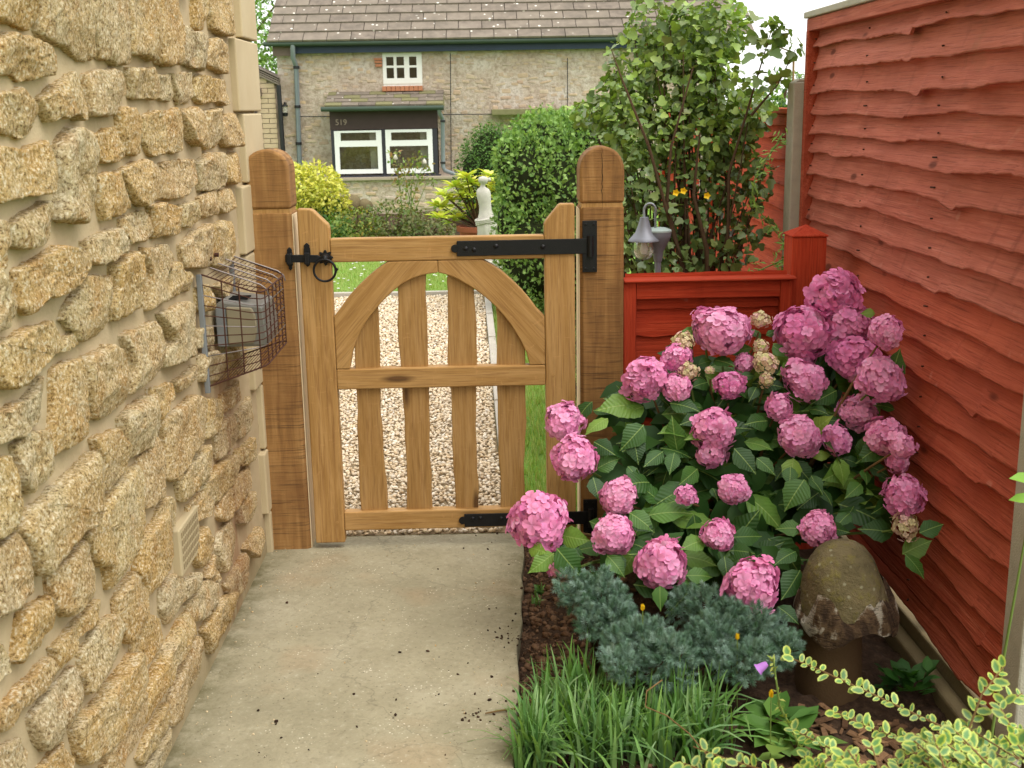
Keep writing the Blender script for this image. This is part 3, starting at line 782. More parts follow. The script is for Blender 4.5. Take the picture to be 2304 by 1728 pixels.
V, F, _ = join(out); o = npmesh('stone', V, F, 'golden_stone', house); o['kind'] = 'stuff'
# dressed corner blocks
QZ = [(-.02,.155),(.163,.384),(.392,.62),(.628,1.083),(1.091,1.31),(1.318,1.542),(1.55,1.78),(1.788,2.02),(2.028,2.26),(2.268,2.50),(2.508,2.74),(2.748,2.98),(2.988,3.22)]
QL = [4.0,3.96,4.0,3.90,3.885,4.0,3.94,4.06,3.91,4.04,3.92,4.05,3.93]
for (a, b), y0 in zip(QZ, QL):
    MB().box(WX-.2, WX+.022+random.uniform(-.003,.003), y0, WY1+.018, a, b).build('corner_block', 'dressed_stone', house, bevel=.005)
# plastic air vent low in the wall
vent = MB().box(WX-.01, WX+.022, 2.82, 3.02, .40, .525).build('air_vent', 'pvc_vent', house, bevel=.004)
m_ = MB()
for r in range(5):
    for c in range(11): m_.box(WX+.018, WX+.0235, 2.838+c*.0158, 2.845+c*.0158, .414+r*.021, .428+r*.021)
m_.build('slots', 'vent_slot', vent)

# ------------------------------------------------------------------ boiler flue and its wire guard on the wall
fx0, fx1 = WX+.012, -.650
fl = thing('flue_terminal', (WX, 3.45, .87), 'grey boxed boiler flue outlet inside the wire guard on the stone wall', 'flue')
MB().prism([(fx0,.872),(fx1-.01,.872),(fx1,.90),(fx1-.012,.995),(fx0+.02,1.012),(fx0,1.0)], 3.43, 3.62).build('housing', 'flue_grey', fl, bevel=.008)
MB().prism([(fx0+.034,.882),(fx0+.108,.884),(fx0+.118,.91),(fx0+.121,.94),(fx0+.118,.968),(fx0+.108,.990),(fx0+.034,.994)], 3.418, 3.4305).build('outlet', 'flue_cream', fl, bevel=.004)
MB().box(fx0+.002, fx0+.032, 3.424, 3.4305, .876, .99).build('bracket', 'galvanised', fl, bevel=.002)
m_ = MB()
for i in range(4): m_.box(fx0+.038, fx0+.060, 3.4235, 3.4305, .884+i*.008, .8885+i*.008)
m_.build('side_slots', 'black_void', fl)
m_ = MB()
for i in range(3): m_.box(fx0+.035, fx0+.09, 3.46+i*.025, 3.472+i*.025, 1.0085, 1.0125)
m_.build('top_slots', 'black_void', fl)
MB().tube([(WX-.01, 3.52, .94), (fx0+.01, 3.52, .94)], .05, 16).build('pipe', 'flue_grey', fl, smooth=30)
cg = thing('wire_guard', (WX, 3.5, .8), 'rusty wire cage guard fixed over the boiler flue', 'wire cage')
gx0, gx1, gy0, gy1, gz0, gz1 = WX+.026, -.628, 3.24, 3.66, .80, 1.115
def wire(name, paths, r, m, n=5):
    mb = MB()
    for p in paths: mb.tube(p, r, n)
    return mb.build(name, m, cg, smooth=40)
def zo(f, u): return (gz0+.05*u)*(1-f)+(gz1-.058*u)*f      # the guard tapers outwards: u 0 at the wall, 1 outside
def loop(f):   # plan of one hoop: wall - near side - rounded outer face - far side - wall
    return [(gx0,gy0,zo(f,0)),(gx1-.03,gy0+.01,zo(f,.85)),(gx1-.006,gy0+.03,zo(f,.97)),(gx1,gy0+.06,zo(f,1)),(gx1,gy1-.06,zo(f,1)),(gx1-.01,gy1-.02,zo(f,.95)),(gx1-.03,gy1-.01,zo(f,.85)),(gx0,gy1,zo(f,0))]
for i in range(1, 11): wire('hoop', [loop(i/11)], .0017, 'rust_wire' if i % 3 else 'steel_wire')
for f in (0, 1): wire('rim', [loop(f)], .0026, 'rust_wire', 6)
for u in (.33,.62,.92): wire('upright', [[(gx0+(gx1-gx0)*u, gy0+.010*u, zo(0,u)), (gx0+(gx1-gx0)*u, gy0+.010*u, zo(1,u))]], .0021, 'rust_wire')
for i in range(6): wire('upright', [[(gx1, gy0+.06+i*.06, zo(0,1)), (gx1, gy0+.06+i*.06, zo(1,1))]], .0021, 'rust_wire')
for y in (gy0+.11, gy0+.21, gy0+.31, gy0+.40): wire('top_bar', [[(gx0, y, zo(1,0)+.004), (gx1-.02, y, zo(1,.88)+.004), (gx1-.004, y, zo(1,1)-.002), (gx1+.001, y, zo(1,1)-.02)]], .0022, 'steel_wire', 6)
for f in (0, 1):
    o = wire('fine_mesh', [[(gx0+.012*i, gy0+.004, zo(f, i*.012/(gx1-gx0))), (gx0+.012*i, gy1-.004, zo(f, i*.012/(gx1-gx0)))] for i in range(1, 13)], .001, 'rust_wire', 4); o['kind'] = 'stuff'
MB().box(gx0-.014, gx0+.001, gy0-.007, gy0+.007, gz0-.02, gz1).build('fixing_strip', 'galvanised', cg, bevel=.002)
MB().box(gx0-.014, gx0+.001, gy1-.007, gy1+.007, gz0-.02, gz1).build('fixing_strip', 'galvanised', cg, bevel=.002)
for y in (gy0+.11, gy0+.2):
    MB().tube([(WX-.005, y, gz1+.03), (gx0+.006, y, gz1+.03)], .006, 8).build('bolt', 'rust_wire', cg, smooth=40)

# ------------------------------------------------------------------ gate posts
def gate_post(name, x0, x1, y0, y1, top, sh, neck, label, crack, inner):
    t = thing(name, ((x0+x1)/2, (y0+y1)/2, 0), label, 'gate post', 'oak gate posts')
    ch = .012
    MB().prism([(x0+ch,y0),(x1-ch,y0),(x1,y0+ch),(x1,y1-ch),(x1-ch,y1),(x0+ch,y1),(x0,y1-ch),(x0,y0+ch)], -.12, neck-.010, axis='z').build('shaft', 'sawn_oak', t, bevel=.003)
    xi = x1 if inner > 0 else x0
    MB().box(min(xi, xi+.003*inner), max(xi, xi+.003*inner), y0+ch+.001, y1-ch-.001, -.1, neck-.016).build('planed_face', 'planed_pale', t)
    g = .005
    MB().box(x0+g, x1-g, y0+g, y1-g, neck-.015, neck+.004).build('neck', 'oak_upright', t)
    # domed head: rounded over towards left and right
    cx, hw = (x0+x1)/2, (x1-x0)/2; prof = []
    for i in range(17):
        a = math.pi*i/16; prof.append((cx+hw*math.cos(a)*(1 if abs(math.cos(a)) < .999 else 1), sh+(top-sh)*math.sin(a)**.9))
    poly = [(x1, neck+.004)] + prof + [(x0, neck+.004)]
    MB().prism(poly, y0, y1).build('head', 'sawn_oak', t, smooth=30, bevel=.010, seg=3)
    if crack:
        mb = MB()
        pts = [(cx+.004*fbm(i*.9, 3.3), sh+(top-sh)*.96-i*.012) for i in range(19)]
        L = [(x-.0012*(1-abs(i-8)/11), z) for i, (x, z) in enumerate(pts)]; Rr = [(x+.0012*(1-abs(i-8)/11), z) for i, (x, z) in enumerate(pts)]
        mb.add([(x, y0-.0008, z) for x, z in L]+[(x, y0-.0008, z) for x, z in Rr], [(i, i+1, 20+i, 19+i) for i in range(18)][::1]).build('crack', 'black_void', t)
    return t
GY = 4.022                                # front plane of the gate
pL = gate_post('gate_post', -.808, -.660, 4.026, 4.17, 1.425, 1.355, 1.222, 'square oak gate post with rounded head against the stone wall', False, 1)
pR = gate_post('gate_post', .318, .470, 4.026, 4.17, 1.415, 1.33, 1.222, 'square oak gate post with cracked rounded head by the red panel', True, -1)

# ------------------------------------------------------------------ gate
gt = thing('garden_gate', (-.17, GY+.03, .03), 'oak garden gate with arched braces and four wavy pickets', 'gate')
sL0, sL1, sR0, sR1 = -.640, -.535, .196, .300
TH = .05
def stile(x0, x1, top_poly): return MB().prism(top_poly, GY, GY+TH).build('stile', 'oak_upright', gt, bevel=.005, seg=3)
stile(sL0, sL1, [(sL0,.028),(sL1,.028),(sL1,1.16),(sL1-.004,1.172),(sL1-.05,1.218),(sL1-.06,1.224),(sL0,1.226)])
stile(sR0, sR1, [(sR0,.028),(sR1,.028),(sR1,1.226),(sR0+.056,1.226),(sR0+.048,1.221),(sR0+.004,1.168),(sR0,1.158)])
def rail(z0, z1, d0=0.002, d1=.048, sag=0.0):
    n = 10; tp = [(sR0-.0005-(sR0-sL1-.001)*i/n, z1+.0025*fbm(i*.5, z1*9)) for i in range(n+1)]
    return MB().prism([(sL1+.0005, z0), (sR0-.0005, z0)]+tp, GY+d0, GY+d1).build('rail', 'oak_rail', gt, bevel=.005, seg=3)
rail(1.042, 1.122); rail(.595, .668); rail(.072, .142)
q = lambda pts: [(lambda p: (p.x, p.z))(atY(540+a/2.458, 300+b/2.458, GY)) for a, b in pts]
oL = q([(525,1015),(560,960),(600,903),(650,848),(700,800),(740,765),(780,735),(815,713),(842,699)])
iL = q([(1088,772),(1045,778),(1000,787),(950,806),(900,832),(850,870),(800,918),(760,962),(720,1012),(690,1055),(665,1100),(640,1155),(620,1220),(606,1288)])
zt = 1.0415; zm = .6685
def fixL(o_, i_):
    o_ = [(max(x, sL1+.001), z) for x, z in o_]; o_[0] = (sL1+.001, o_[0][1]); o_[-1] = (o_[-1][0], zt); i_[-1] = (i_[-1][0], zm)
    return o_ + [(-.1702, zt)] + [(-.1702, i_[0][1])] + i_[1:] + [(sL1+.001, zm)]
MB().prism(fixL(oL, iL), GY+.003, GY+.047).build('brace', 'oak_brace_left', gt, bevel=.004, seg=3)
oR = q([(1340,699),(1395,728),(1450,765),(1505,815),(1560,870),(1605,922),(1640,970),(1678,1015)])
iR = q([(1092,772),(1130,779),(1165,790),(1210,811),(1260,840),(1310,872),(1360,910),(1410,955),(1450,1000),(1495,1055),(1530,1110),(1560,1162),(1585,1215),(1603,1272)])
oR = [(min(x, sR0-.001), z) for x, z in oR]; oR[0] = (oR[0][0], zt); oR[-1] = (sR0-.001, oR[-1][1]); iR[-1] = (iR[-1][0], zm)
MB().prism([(-.1695, zt)] + oR + [(sR0-.001, zm)] + iR[::-1][:-1] + [(-.1695, iR[0][1])], GY+.003, GY+.047).build('brace', 'oak_brace_right', gt, bevel=.004, seg=3)
def picket(x0, x1, top, seed):
    n = 26; L, Rr = [], []
    for i in range(n+1):
        z = .135+(top-.135)*i/n
        L.append((x0+.011*fbm(z*3.2+seed, seed)+.003*fbm(z*12, seed+5), z)); Rr.append((x1+.011*fbm(z*3.0+seed*2, seed+9)+.003*fbm(z*12, seed+7), z))
    MB().prism(L[::-1]+Rr, GY+.022, GY+.043).build('picket', 'oak_picket', gt, bevel=.003)
picket(-.472,-.382,.90,1.7); picket(-.310,-.212,1.035,4.4); picket(-.139,-.049,1.035,8.1); picket(.025,.120,.90,11.3)
for x, z in ((-.555,.632),(-.56,.105),(.222,.63)):
    MB().tube([(x, GY-.0015, z), (x, GY+.01, z)], .006, 10).build('peg', 'oak_rail', gt, smooth=40)

# black iron furniture: strap hinges and ring latch
def strap(z, x0, h0, h1, zp0, zp1):
    hg = MB()
    hg.prism([(x0, z-h0), (.295, z-h1), (.352, z-h1), (.352, z+h1), (.295, z+h1), (x0, z+h0)], GY-.007, GY-.0005)
    o = hg.build('hinge', 'iron', gt, bevel=.0015)
    MB().prism([(x0-.006+.014*math.cos(a*math.pi/8), z+.014*math.sin(a*math.pi/8)) for a in range(16)], GY-.0065, GY-.0008).build('finial', 'iron', o, bevel=.001)
    MB().tube([(.353, 4.010, z-.036), (.353, 4.010, z+.036)], .011, 12).build('knuckle', 'iron', o, smooth=40)
    MB().box(.326, .376, 4.0175, 4.0258, zp0, zp1).build('hinge_plate', 'iron', o, bevel=.0015)
    for x in (x0+.03, -.045, .03, .19):
        if x > x0: MB().lathe([(.0085,0),(.0085,.002),(.006,.0045),(0,.0055)], (0,0,0), 8).build('bolt', 'iron', o, smooth=40, local=True).matrix_local = Matrix.Translation(Vector((x, GY-.007, z+random.uniform(-.005,.01)))-origin(o)) @ Matrix.Rotation(rad(90), 4, 'X')
    for x in (.337, .365):
        for zz in (zp0+.012, zp1-.012):
            MB().lathe([(.005,0),(.005,.0015),(0,.003)], (0,0,0), 8).build('screw', 'iron', o, smooth=40, local=True).matrix_local = Matrix.Translation(Vector((x, 4.0175, zz))-origin(o)) @ Matrix.Rotation(rad(90), 4, 'X')
strap(1.082, -.103, .026, .026, .992, 1.168)
strap(.103, -.103, .024, .024, .035, .170)
la = MB().prism([(-.686,1.048),(-.578,1.045),(-.556,1.053),(-.556,1.062),(-.578,1.071),(-.686,1.074)], 4.004, 4.012).build('latch', 'iron', gt, bevel=.002)
def plate(x, z0, z1, wd, y):
    pts = [(x-wd*.55,z0+.012),(x-wd*.7,z0+.007),(x,z0),(x+wd*.7,z0+.007),(x+wd*.55,z0+.012),(x+wd,z0+.02),(x+wd,z1-.022),(x+wd*.8,z1-.015),(x+wd*.95,z1-.010),(x+wd*.5,z1-.004),(x,z1),(x-wd*.5,z1-.004),(x-wd*.95,z1-.010),(x-wd*.8,z1-.015),(x-wd,z1-.022),(x-wd,z0+.02)]
    return MB().prism(pts, y-.008, y-.0005)
plate(-.672, 1.018, 1.098, .0095, 4.0262).build('catch', 'iron', la, bevel=.001)
MB().box(-.681, -.663, 3.994, 4.018, 1.042, 1.078).build('catch_hook', 'iron', la, bevel=.003)
plate(-.612, 1.030, 1.112, .011, GY).build('keeper', 'iron', la, bevel=.001)
MB().box(-.621, -.603, 3.995, GY-.008, 1.040, 1.080).build('keeper_loop', 'iron', la, bevel=.003)
ro = [( -.551+(.0225+.0045*math.cos(8*a*math.pi/32))*math.cos(a*math.pi/32), 1.060+(.0225+.0045*math.cos(8*a*math.pi/32))*math.sin(a*math.pi/32)) for a in range(64)]
MB().prism(ro, GY-.008, GY-.0006).build('rosette', 'iron', la, bevel=.001)
o = MB().lathe([(.016,0),(.016,.006),(.013,.012),(.011,.020),(0,.026)], (0,0,0), 16).build('boss', 'iron', la, smooth=40, local=True)
o.matrix_local = Matrix.Translation(Vector((-.551, GY-.008, 1.060))-origin(la)) @ Matrix.Rotation(rad(90), 4, 'X')
MB().tube([(-.552+.037*math.cos(a*math.pi/24), GY-.031, 1.020+.037*math.sin(a*math.pi/24)) for a in range(49)], .0042, 8, cap=False).build('ring', 'iron', la, smooth=60)
MB().tube([(-.515, GY-.031, 1.018), (-.510, GY-.031, 1.027)], .006, 8).build('ring_joint', 'iron', la, smooth=40)

# ------------------------------------------------------------------ low red panel and its post
lp = thing('low_fence_panel', (.77, 4.11, 0), 'low bright red fence panel between oak post and red post', 'fence panel')
px0, px1, py = .474, 1.066, 4.10
MB().prism([(py-.045,.945),(py+.02,.945),(py+.02,.958),(py-.045,.954)], px0, px1+.012, axis='x').build('cap_rail', 'panel_red_x', lp, bevel=.004)
MB().box(px0, px0+.045, py-.028, py-.002, .05, .944).build('batten', 'panel_red_z', lp, bevel=.003)
MB().box(px1-.040, px1, py-.028, py-.002, .05, .944).build('batten', 'panel_red_z', lp, bevel=.003)
MB().box(px0+.046, px1-.041, py-.026, py-.004, .885, .944).build('rail', 'panel_red_x', lp, bevel=.002)
MB().box(px0+.046, px1-.041, py-.026, py-.004, .055, .10).build('rail', 'panel_red_x', lp, bevel=.002)
z = .062; i = 0
while z < .90:
    h = .125; n = 24
    low = [(px0+.01+(px1-px0-.02)*u/n, z+.006*fbm(u*.35+i*7, i)) for u in range(n+1)]
    V = [(x, py+.000, zz) for x, zz in low]+[(x, py+.014, zz+h) for x, zz in low]+[(x, py+.012, zz) for x, zz in low]+[(x, py+.020, zz+h) for x, zz in low]
    m1 = n+1; F = [(u, u+1, m1+u+1, m1+u) for u in range(n)]+[(2*m1+u+1, 2*m1+u, u, u+1)[::1] for u in range(n)]+[(3*m1+u+1, 3*m1+u, 2*m1+u, 2*m1+u+1)[::-1] for u in range(n)]
    MB().add(V, F).build('board', 'panel_red_x', lp); z += .098; i += 1
rp = thing('red_post', (1.125, 4.16, 0), 'square red post with pointed cap in the fence corner', 'fence post')
MB().box(1.068, 1.190, 4.10, 4.215, -.1, 1.088).build('shaft', 'panel_red_z', rp, bevel=.004)
a = [(1.064,4.096,1.0885),(1.194,4.096,1.0885),(1.194,4.219,1.0885),(1.064,4.219,1.0885),(1.064,4.096,1.094),(1.194,4.096,1.094),(1.194,4.219,1.094),(1.064,4.219,1.094),(1.129,4.157,1.128)]
MB().add(a, [(3,2,1,0),(0,1,5,4),(1,2,6,5),(2,3,7,6),(3,0,4,7),(4,5,8),(5,6,8),(6,7,8),(7,4,8)]).build('cap', 'panel_red_z', rp, bevel=.002)

# ------------------------------------------------------------------ tall lapped fence on the right
FX = 1.30
def lap_fence(name, label, y0, y1, ztop, zs, mats, warp, cat='fence panel', group=None, cap=True, capm='fence_cap_grey'):
    t = thing(name, (FX, (y0+y1)/2, 0), label, cat, group)
    n = int((y1-y0)/.022)
    for i, zb in enumerate(zs):
        zt_ = (zs[i-1] if i else ztop-.02)+.035; V = []
        sd_ = i*3.7; jy = random.gauss(0, .06); ja = random.uniform(.2, 1.1)
        for u in range(n+1):
            y = y0+(y1-y0)*u/n
            yc, am = warp(zb); yc += jy; am *= ja; dd = abs(y-yc); cusp = am*math.exp(-(dd*dd+.0009)**.5/.10)
            side = am*.8*math.exp(-dd/.22)*(1 if y < yc else 0)
            e = zb + .014*fbm(y*1.7+sd_, sd_) + .005*fbm(y*6+sd_, 2.2) + .0030*fbm(y*30, sd_) + .0016*fbm(y*110, sd_) - cusp + side
            bul = .010*fbm(y*1.1, sd_+4) + cusp*.55
            xo = FX-.031-bul; xi = FX-.002-bul*.3
            V += [(xo, y, e), (xo+.0006, y, e+.006), (xi-.006, y, (e+zt_)/2), (xi, y, zt_), (xo+.011, y, e+.001)]
        k = 5; F = []
        for u in range(n):
            a, b = u*k, (u+1)*k
            F += [(a+1, a, b, b+1), (a+2, a+1, b+1, b+2), (a+3, a+2, b+2, b+3), (a, a+4, b+4, b)]
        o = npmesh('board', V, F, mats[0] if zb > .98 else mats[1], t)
    nl = MB()
    for zb in zs:
        for yb in (y0+.05, (y0+y1)/2-.3, (y0+y1)/2+.35, y1-.06):
            nl.tube([(FX-.030, yb+random.gauss(0,.01), zb+.030), (FX-.024, yb, zb+.030)], .0028, 6)
    o = nl.build('nails', 'rust_wire', t); o['kind'] = 'stuff'
    MB().box(FX-.048, FX-.002, y1-.03, y1+.004, zs[-1]-.01, ztop).build('batten', mats[1], t, bevel=.003)
    MB().box(FX-.048, FX-.002, y0-.004, y0+.03, zs[-1]-.01, ztop).build('batten', mats[1], t, bevel=.003)
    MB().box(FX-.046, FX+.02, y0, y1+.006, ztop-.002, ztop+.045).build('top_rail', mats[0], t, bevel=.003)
    if cap: MB().box(FX-.058, FX+.03, y0-.01, y1+.012, ztop+.046, ztop+.070).build('cap_rail', capm, t, bevel=.004)
    for yb in ((y0*.35+y1*.65), (y0*.7+y1*.3)):
        MB().box(FX+.001, FX+.03, yb-.02, yb+.02, zs[-1], ztop-.003).build('rear_batten', mats[1], t)
    return t
zs = [1.752,1.664,1.580,1.503,1.428,1.360,1.276,1.188,1.104,1.020,.934,.848,.756,.664,.572,.490,.408,.326,.246,.163,.083,.020]
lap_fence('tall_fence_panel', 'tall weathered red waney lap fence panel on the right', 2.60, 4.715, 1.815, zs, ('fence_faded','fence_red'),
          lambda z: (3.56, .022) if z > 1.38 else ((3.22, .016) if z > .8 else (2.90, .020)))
zs2 = [1.40,1.30,1.20,1.10,1.0,.9,.8,.7,.6,.5,.4,.3,.2,.1,.02]
lap_fence('rear_fence_panel', 'orange red lapped fence panel just behind the concrete post', 4.84, 6.66, 1.455, zs2, ('panel_red_y','panel_red_y'), lambda z: (5.5, .004), group='fence panels behind the shrub', capm='panel_red_y')
lap_fence('rear_fence_panel', 'orange red lapped fence panel far behind the leafy shrub', 6.78, 8.60, 1.455, zs2, ('panel_red_y','panel_red_y'), lambda z: (7.5, .004), group='fence panels behind the shrub', capm='panel_red_y')
def cpost(y0, top, label):
    t = thing('concrete_post', (1.27, y0+.05, 0), label, 'fence post', 'concrete fence posts')
    MB().prism([(1.215,y0),(1.215,y0+.10),(1.325,y0+.10),(1.325,y0+.07),(1.29,y0+.07),(1.29,y0+.03),(1.325,y0+.03),(1.325,y0)], -.2, top, axis='z').build('shaft', 'post_concrete', t, bevel=.006)
    MB().prism([(1.222,top),(1.318,top),(1.30,top+.012),(1.24,top+.012)], y0+.006, y0+.094).build('weathered_top', 'post_concrete', t, bevel=.004)
cpost(4.728, 1.625, 'grey slotted concrete post at the end of the tall fence')
cpost(2.485, 1.9, 'grey concrete post at the right edge of the picture')
cpost(6.665, 1.47, 'grey concrete post hidden behind the leafy shrub')
for y0, y1, lab in ((2.59, 4.72, 'long concrete gravel board below the tall red fence'),):
    t = thing('gravel_board', (1.24, (y0+y1)/2, 0), lab, 'gravel board')
    MB().box(1.215, 1.262, y0, y1, -.2, -.035).build('face', 'gravel_board', t, bevel=.008)
    MB().box(1.264, 1.30, y0, y1, -.2, .004).build('upper_ledge', 'gravel_board', t, bevel=.006)
cane = MB(); A = Vector(atX(1786,120,1.232)); B = Vector((1.228, 4.70, .0)); kk = 14
for i in range(kk):
    p, q_ = A.lerp(B, i/kk), A.lerp(B, (i+1)/kk)
    cane.tube([p, p.lerp(q_,.06), p.lerp(q_,.94), q_], [.0058,.0046,.0046,.0058], 8)
tag(cane.build('bamboo_cane', 'bamboo', smooth=40), 'thin upright bamboo cane beside the concrete fence post', 'cane')

# ------------------------------------------------------------------ cottage across the garden
HY = 18.0
def hp(px, py, y=HY): p = atY(px, py, y); return p.x, p.z
def c4(a, b): return 540+a/3.687, b/3.687
def rect(a0, b0, a1, b1, y):
    """x0,x1,z0,z1 of a window-like rectangle seen at distance y"""
    p = hp(*c4(a0, b0), y); q_ = hp(*c4(a1, b1), y); r_ = hp(*c4(a1, b0), y); t_ = hp(*c4(a0, b1), y)
    return (p[0]+t_[0])/2, (q_[0]+r_[0])/2, (q_[1]+t_[1])/2, (p[1]+r_[1])/2
ct = thing('cottage', (-.5, HY, 0), 'old stone cottage with tiled roof and white windows across the garden', 'cottage')
hx0 = hp(627, 200)[0]; hx1 = hp(1625, 200)[0]; ez = hp(900, 117, HY)[1]
# openings for the windows are left in the wall
uw = rect(1185, 437, 1510, 712, HY)
mb = MB()
ws = [hx0, uw[0], uw[1], hx1]
mb.box(hx0, uw[0], HY, HY+.3, -.05, ez+.2); mb.box(uw[1], hx1, HY, HY+.3, -.05, ez+.2)
mb.box(uw[0], uw[1], HY, HY+.3, -.05, uw[2]); mb.box(uw[0], uw[1], HY, HY+.3, uw[3], ez+.2)
mb.box(hx0, hx1, HY+5, HY+5.3, -.05, ez+.2); mb.box(hx0-.0, hx0+.3, HY+.3, HY+5, -.05, ez+.2); mb.box(hx1-.3, hx1, HY+.3, HY+5, -.05, ez+.2)
wall = mb.build('wall', 'cottage_mortar', ct)
# rubble masonry as real stones, too small to pick apart
def rub(x0, x1, z0, z1, y, excl=()):
    P, Sx, Sz = [], [], []; z = z0+.03
    while z < z1-.03:
        h = random.uniform(.05, .085); x = x0+random.uniform(.02,.2)
        while x < x1-.16:
            w_ = random.uniform(.07, .26); xx = x+w_/2; zz = z+random.uniform(-.03,.03)
            if random.random() < .80 and not any(a-.03-w_/2 < xx < b+.03+w_/2 and c-.06 < zz < d+.06 for a, b, c, d in excl) and z0+.05 < zz < z1-.05:
                P.append((xx, y, zz)); Sx.append(w_/2*random.uniform(.6,1.0)); Sz.append(h/2*random.uniform(.55,1.1))
            x += w_
        z += h
    n = len(P)
    bv = np.array([(-1,.1,-.5),(-.6,.1,-.95),(.7,.1,-1),(1,.1,-.4),(.95,.1,.6),(.5,.1,1),(-.7,.1,.9),(-1,.1,.4),(-.6,-1,-.5),(.65,-1,-.6),(.6,-1,.55),(-.65,-1,.5)])
    bf = np.array([(0,1,8),(1,2,9),(1,9,8),(2,3,9),(3,4,10),(3,10,9),(4,5,10),(5,6,11),(5,11,10),(6,7,11),(7,0,8),(7,8,11),(8,9,10),(8,10,11)])
    sc = np.stack([np.array(Sx)*rng.choice([-1,1],n), rng.uniform(.003, .013, n), Sz], 1)
    an = rng.normal(0,.10,n); R = np.zeros((n,3,3)); R[:,0,0]=np.cos(an); R[:,0,2]=-np.sin(an); R[:,2,0]=np.sin(an); R[:,2,2]=np.cos(an); R[:,1,1]=1
    return scatter(bv, bf, np.array(P), R, sc, pal(n, s(190,166,132), s(198,182,156), s(162,142,122), s(204,170,120), s(180,168,160), s(170,132,108))*.6+np.array(s(192,176,158)[:3])*.4)
V, F, Cc = rub(hx0, hx1, .0, ez+.1, HY+.004, [uw])
o = npmesh('masonry', V, F, 'far_stone', ct, Cc, smooth=False); o['kind'] = 'stuff'
# roof: tile courses laid one by one
rf_x0 = hp(606, 97)[0]; rf_x1 = hx1+.25; PT = rad(33); ey = HY-.22; eaz = hp(900, 91, ey)[1]
roof = MB().add([(rf_x0+.02,ey,eaz-.02),(rf_x1,ey,eaz-.02),(rf_x1,ey+3.2,eaz-.02+3.2*math.tan(PT)),(rf_x0+.02,ey+3.2,eaz-.02+3.2*math.tan(PT)),(rf_x1,ey+6.4,eaz-.02),(rf_x0+.02,ey+6.4,eaz-.02)], [(0,1,2,3),(3,2,4,5)]).build('roof', 'dark_board', ct)
tw, gauge = .346, .252
tm = MB().box(-tw/2+.005, tw/2-.005, -.01, .30, -.013, .013).build('tile', 'roof_tile', roof, local=True); tme = tm.data; bpy.data.objects.remove(tm)
for r in range(8):
    d = r*gauge; yy = ey+d*math.cos(PT); zz = eaz+d*math.sin(PT)
    x = rf_x0 + tw/2 - (0 if r % 2 else tw*.5) + .0
    while x < rf_x1+.1:
        xc = x; sx = 1.0
        if x-tw/2 < rf_x0: xc = (rf_x0+x+tw/2)/2; sx = (x+tw/2-rf_x0)/tw
        M_ = Matrix.Translation((xc, yy, zz+.022)) @ Matrix.Rotation(PT-rad(5.0)+random.uniform(-.006,.006), 4, 'X') @ Matrix.Rotation(random.uniform(-.004,.004), 4, 'Z') @ Matrix.Diagonal((max(sx,.2), 1, 1, 1))
        link('tile', tme, roof, M_); x += tw
# upper courses beyond the frame
mb = MB()
for r in range(8, 15):
    d = r*gauge; yy = ey+d*math.cos(PT); zz = eaz+d*math.sin(PT)
    mb.add([(rf_x0,yy,zz+.034),(rf_x1,yy,zz+.034),(rf_x1,yy+.25,zz+.16),(rf_x0,yy+.25,zz+.16),(rf_x0,yy,zz+.01),(rf_x1,yy,zz+.01)], [(0,1,2,3),(4,5,1,0)])
mb.build('upper_courses', 'roof_tile', roof)
fz1 = hp(900, 97.5, HY-.1)[1]; fz0 = hp(900, 117, HY-.1)[1]; fmid = hp(662, 110, HY-.1)[0]
MB().box(fmid, rf_x1-.02, HY-.12, HY-.09, fz0, fz1).build('fascia', 'fascia_blue', ct, bevel=.003)
MB().box(rf_x0+.06, fmid-.002, HY-.12, HY-.09, fz0-.03, fz1-.01).build('fascia', 'fascia_brown', ct, bevel=.003)
gz = hp(900, 94.5, HY-.2)[1]
MB().tube([(rf_x0-.05, HY-.19, gz), (rf_x1, HY-.19, gz-.01)], .035, 10).build('gutter', 'gutter_green', ct, smooth=40)
P3 = lambda a, b, y: (lambda p: (p.x, p.y, p.z))(atY(*c4(a, b), y))
dp = MB().tube([P3(437,372,HY-.19), P3(440,480,HY-.17), P3(466,550,HY-.06), P3(500,1500,HY-.06), (P3(500,1500,HY-.06)[0], HY-.06, 0)], .036, 10).build('downpipe', 'pipe_grey', ct, smooth=40)
for yy in (560, 885, 1190): p = P3(468+(yy-560)*.03, yy, HY-.06); MB().tube([(p[0], p[1], p[2]-.02), (p[0], p[1], p[2]+.02)], .047, 10).build('collar', 'pipe_black', dp, smooth=40)
for (a0, b0, a1, b1) in [(1745,440,1752,1420),(500,966,742,966),(1645,950,2090,946),(2716+0,480,2716,905)]:
    MB().tube([P3(a0,b0,HY-.05), P3(a1,b1,HY-.05)], .007, 5).build('cable', 'pipe_black', ct)
def room(x0, x1, z0, z1, y, wallm='plaster', cur=True):
    m_ = MB().add([(x0-.6,y+.05,z0-.3),(x1+.6,y+.05,z0-.3),(x1+.6,y+1.8,z0-.3),(x0-.6,y+1.8,z0-.3),(x0-.6,y+.05,z1+.3),(x1+.6,y+.05,z1+.3),(x1+.6,y+1.8,z1+.3),(x0-.6,y+1.8,z1+.3)], [(0,1,2,3),(2,6,7,3),(1,5,6,2),(3,7,4,0),(7,6,5,4)])
    return m_.build('room', wallm, ct)
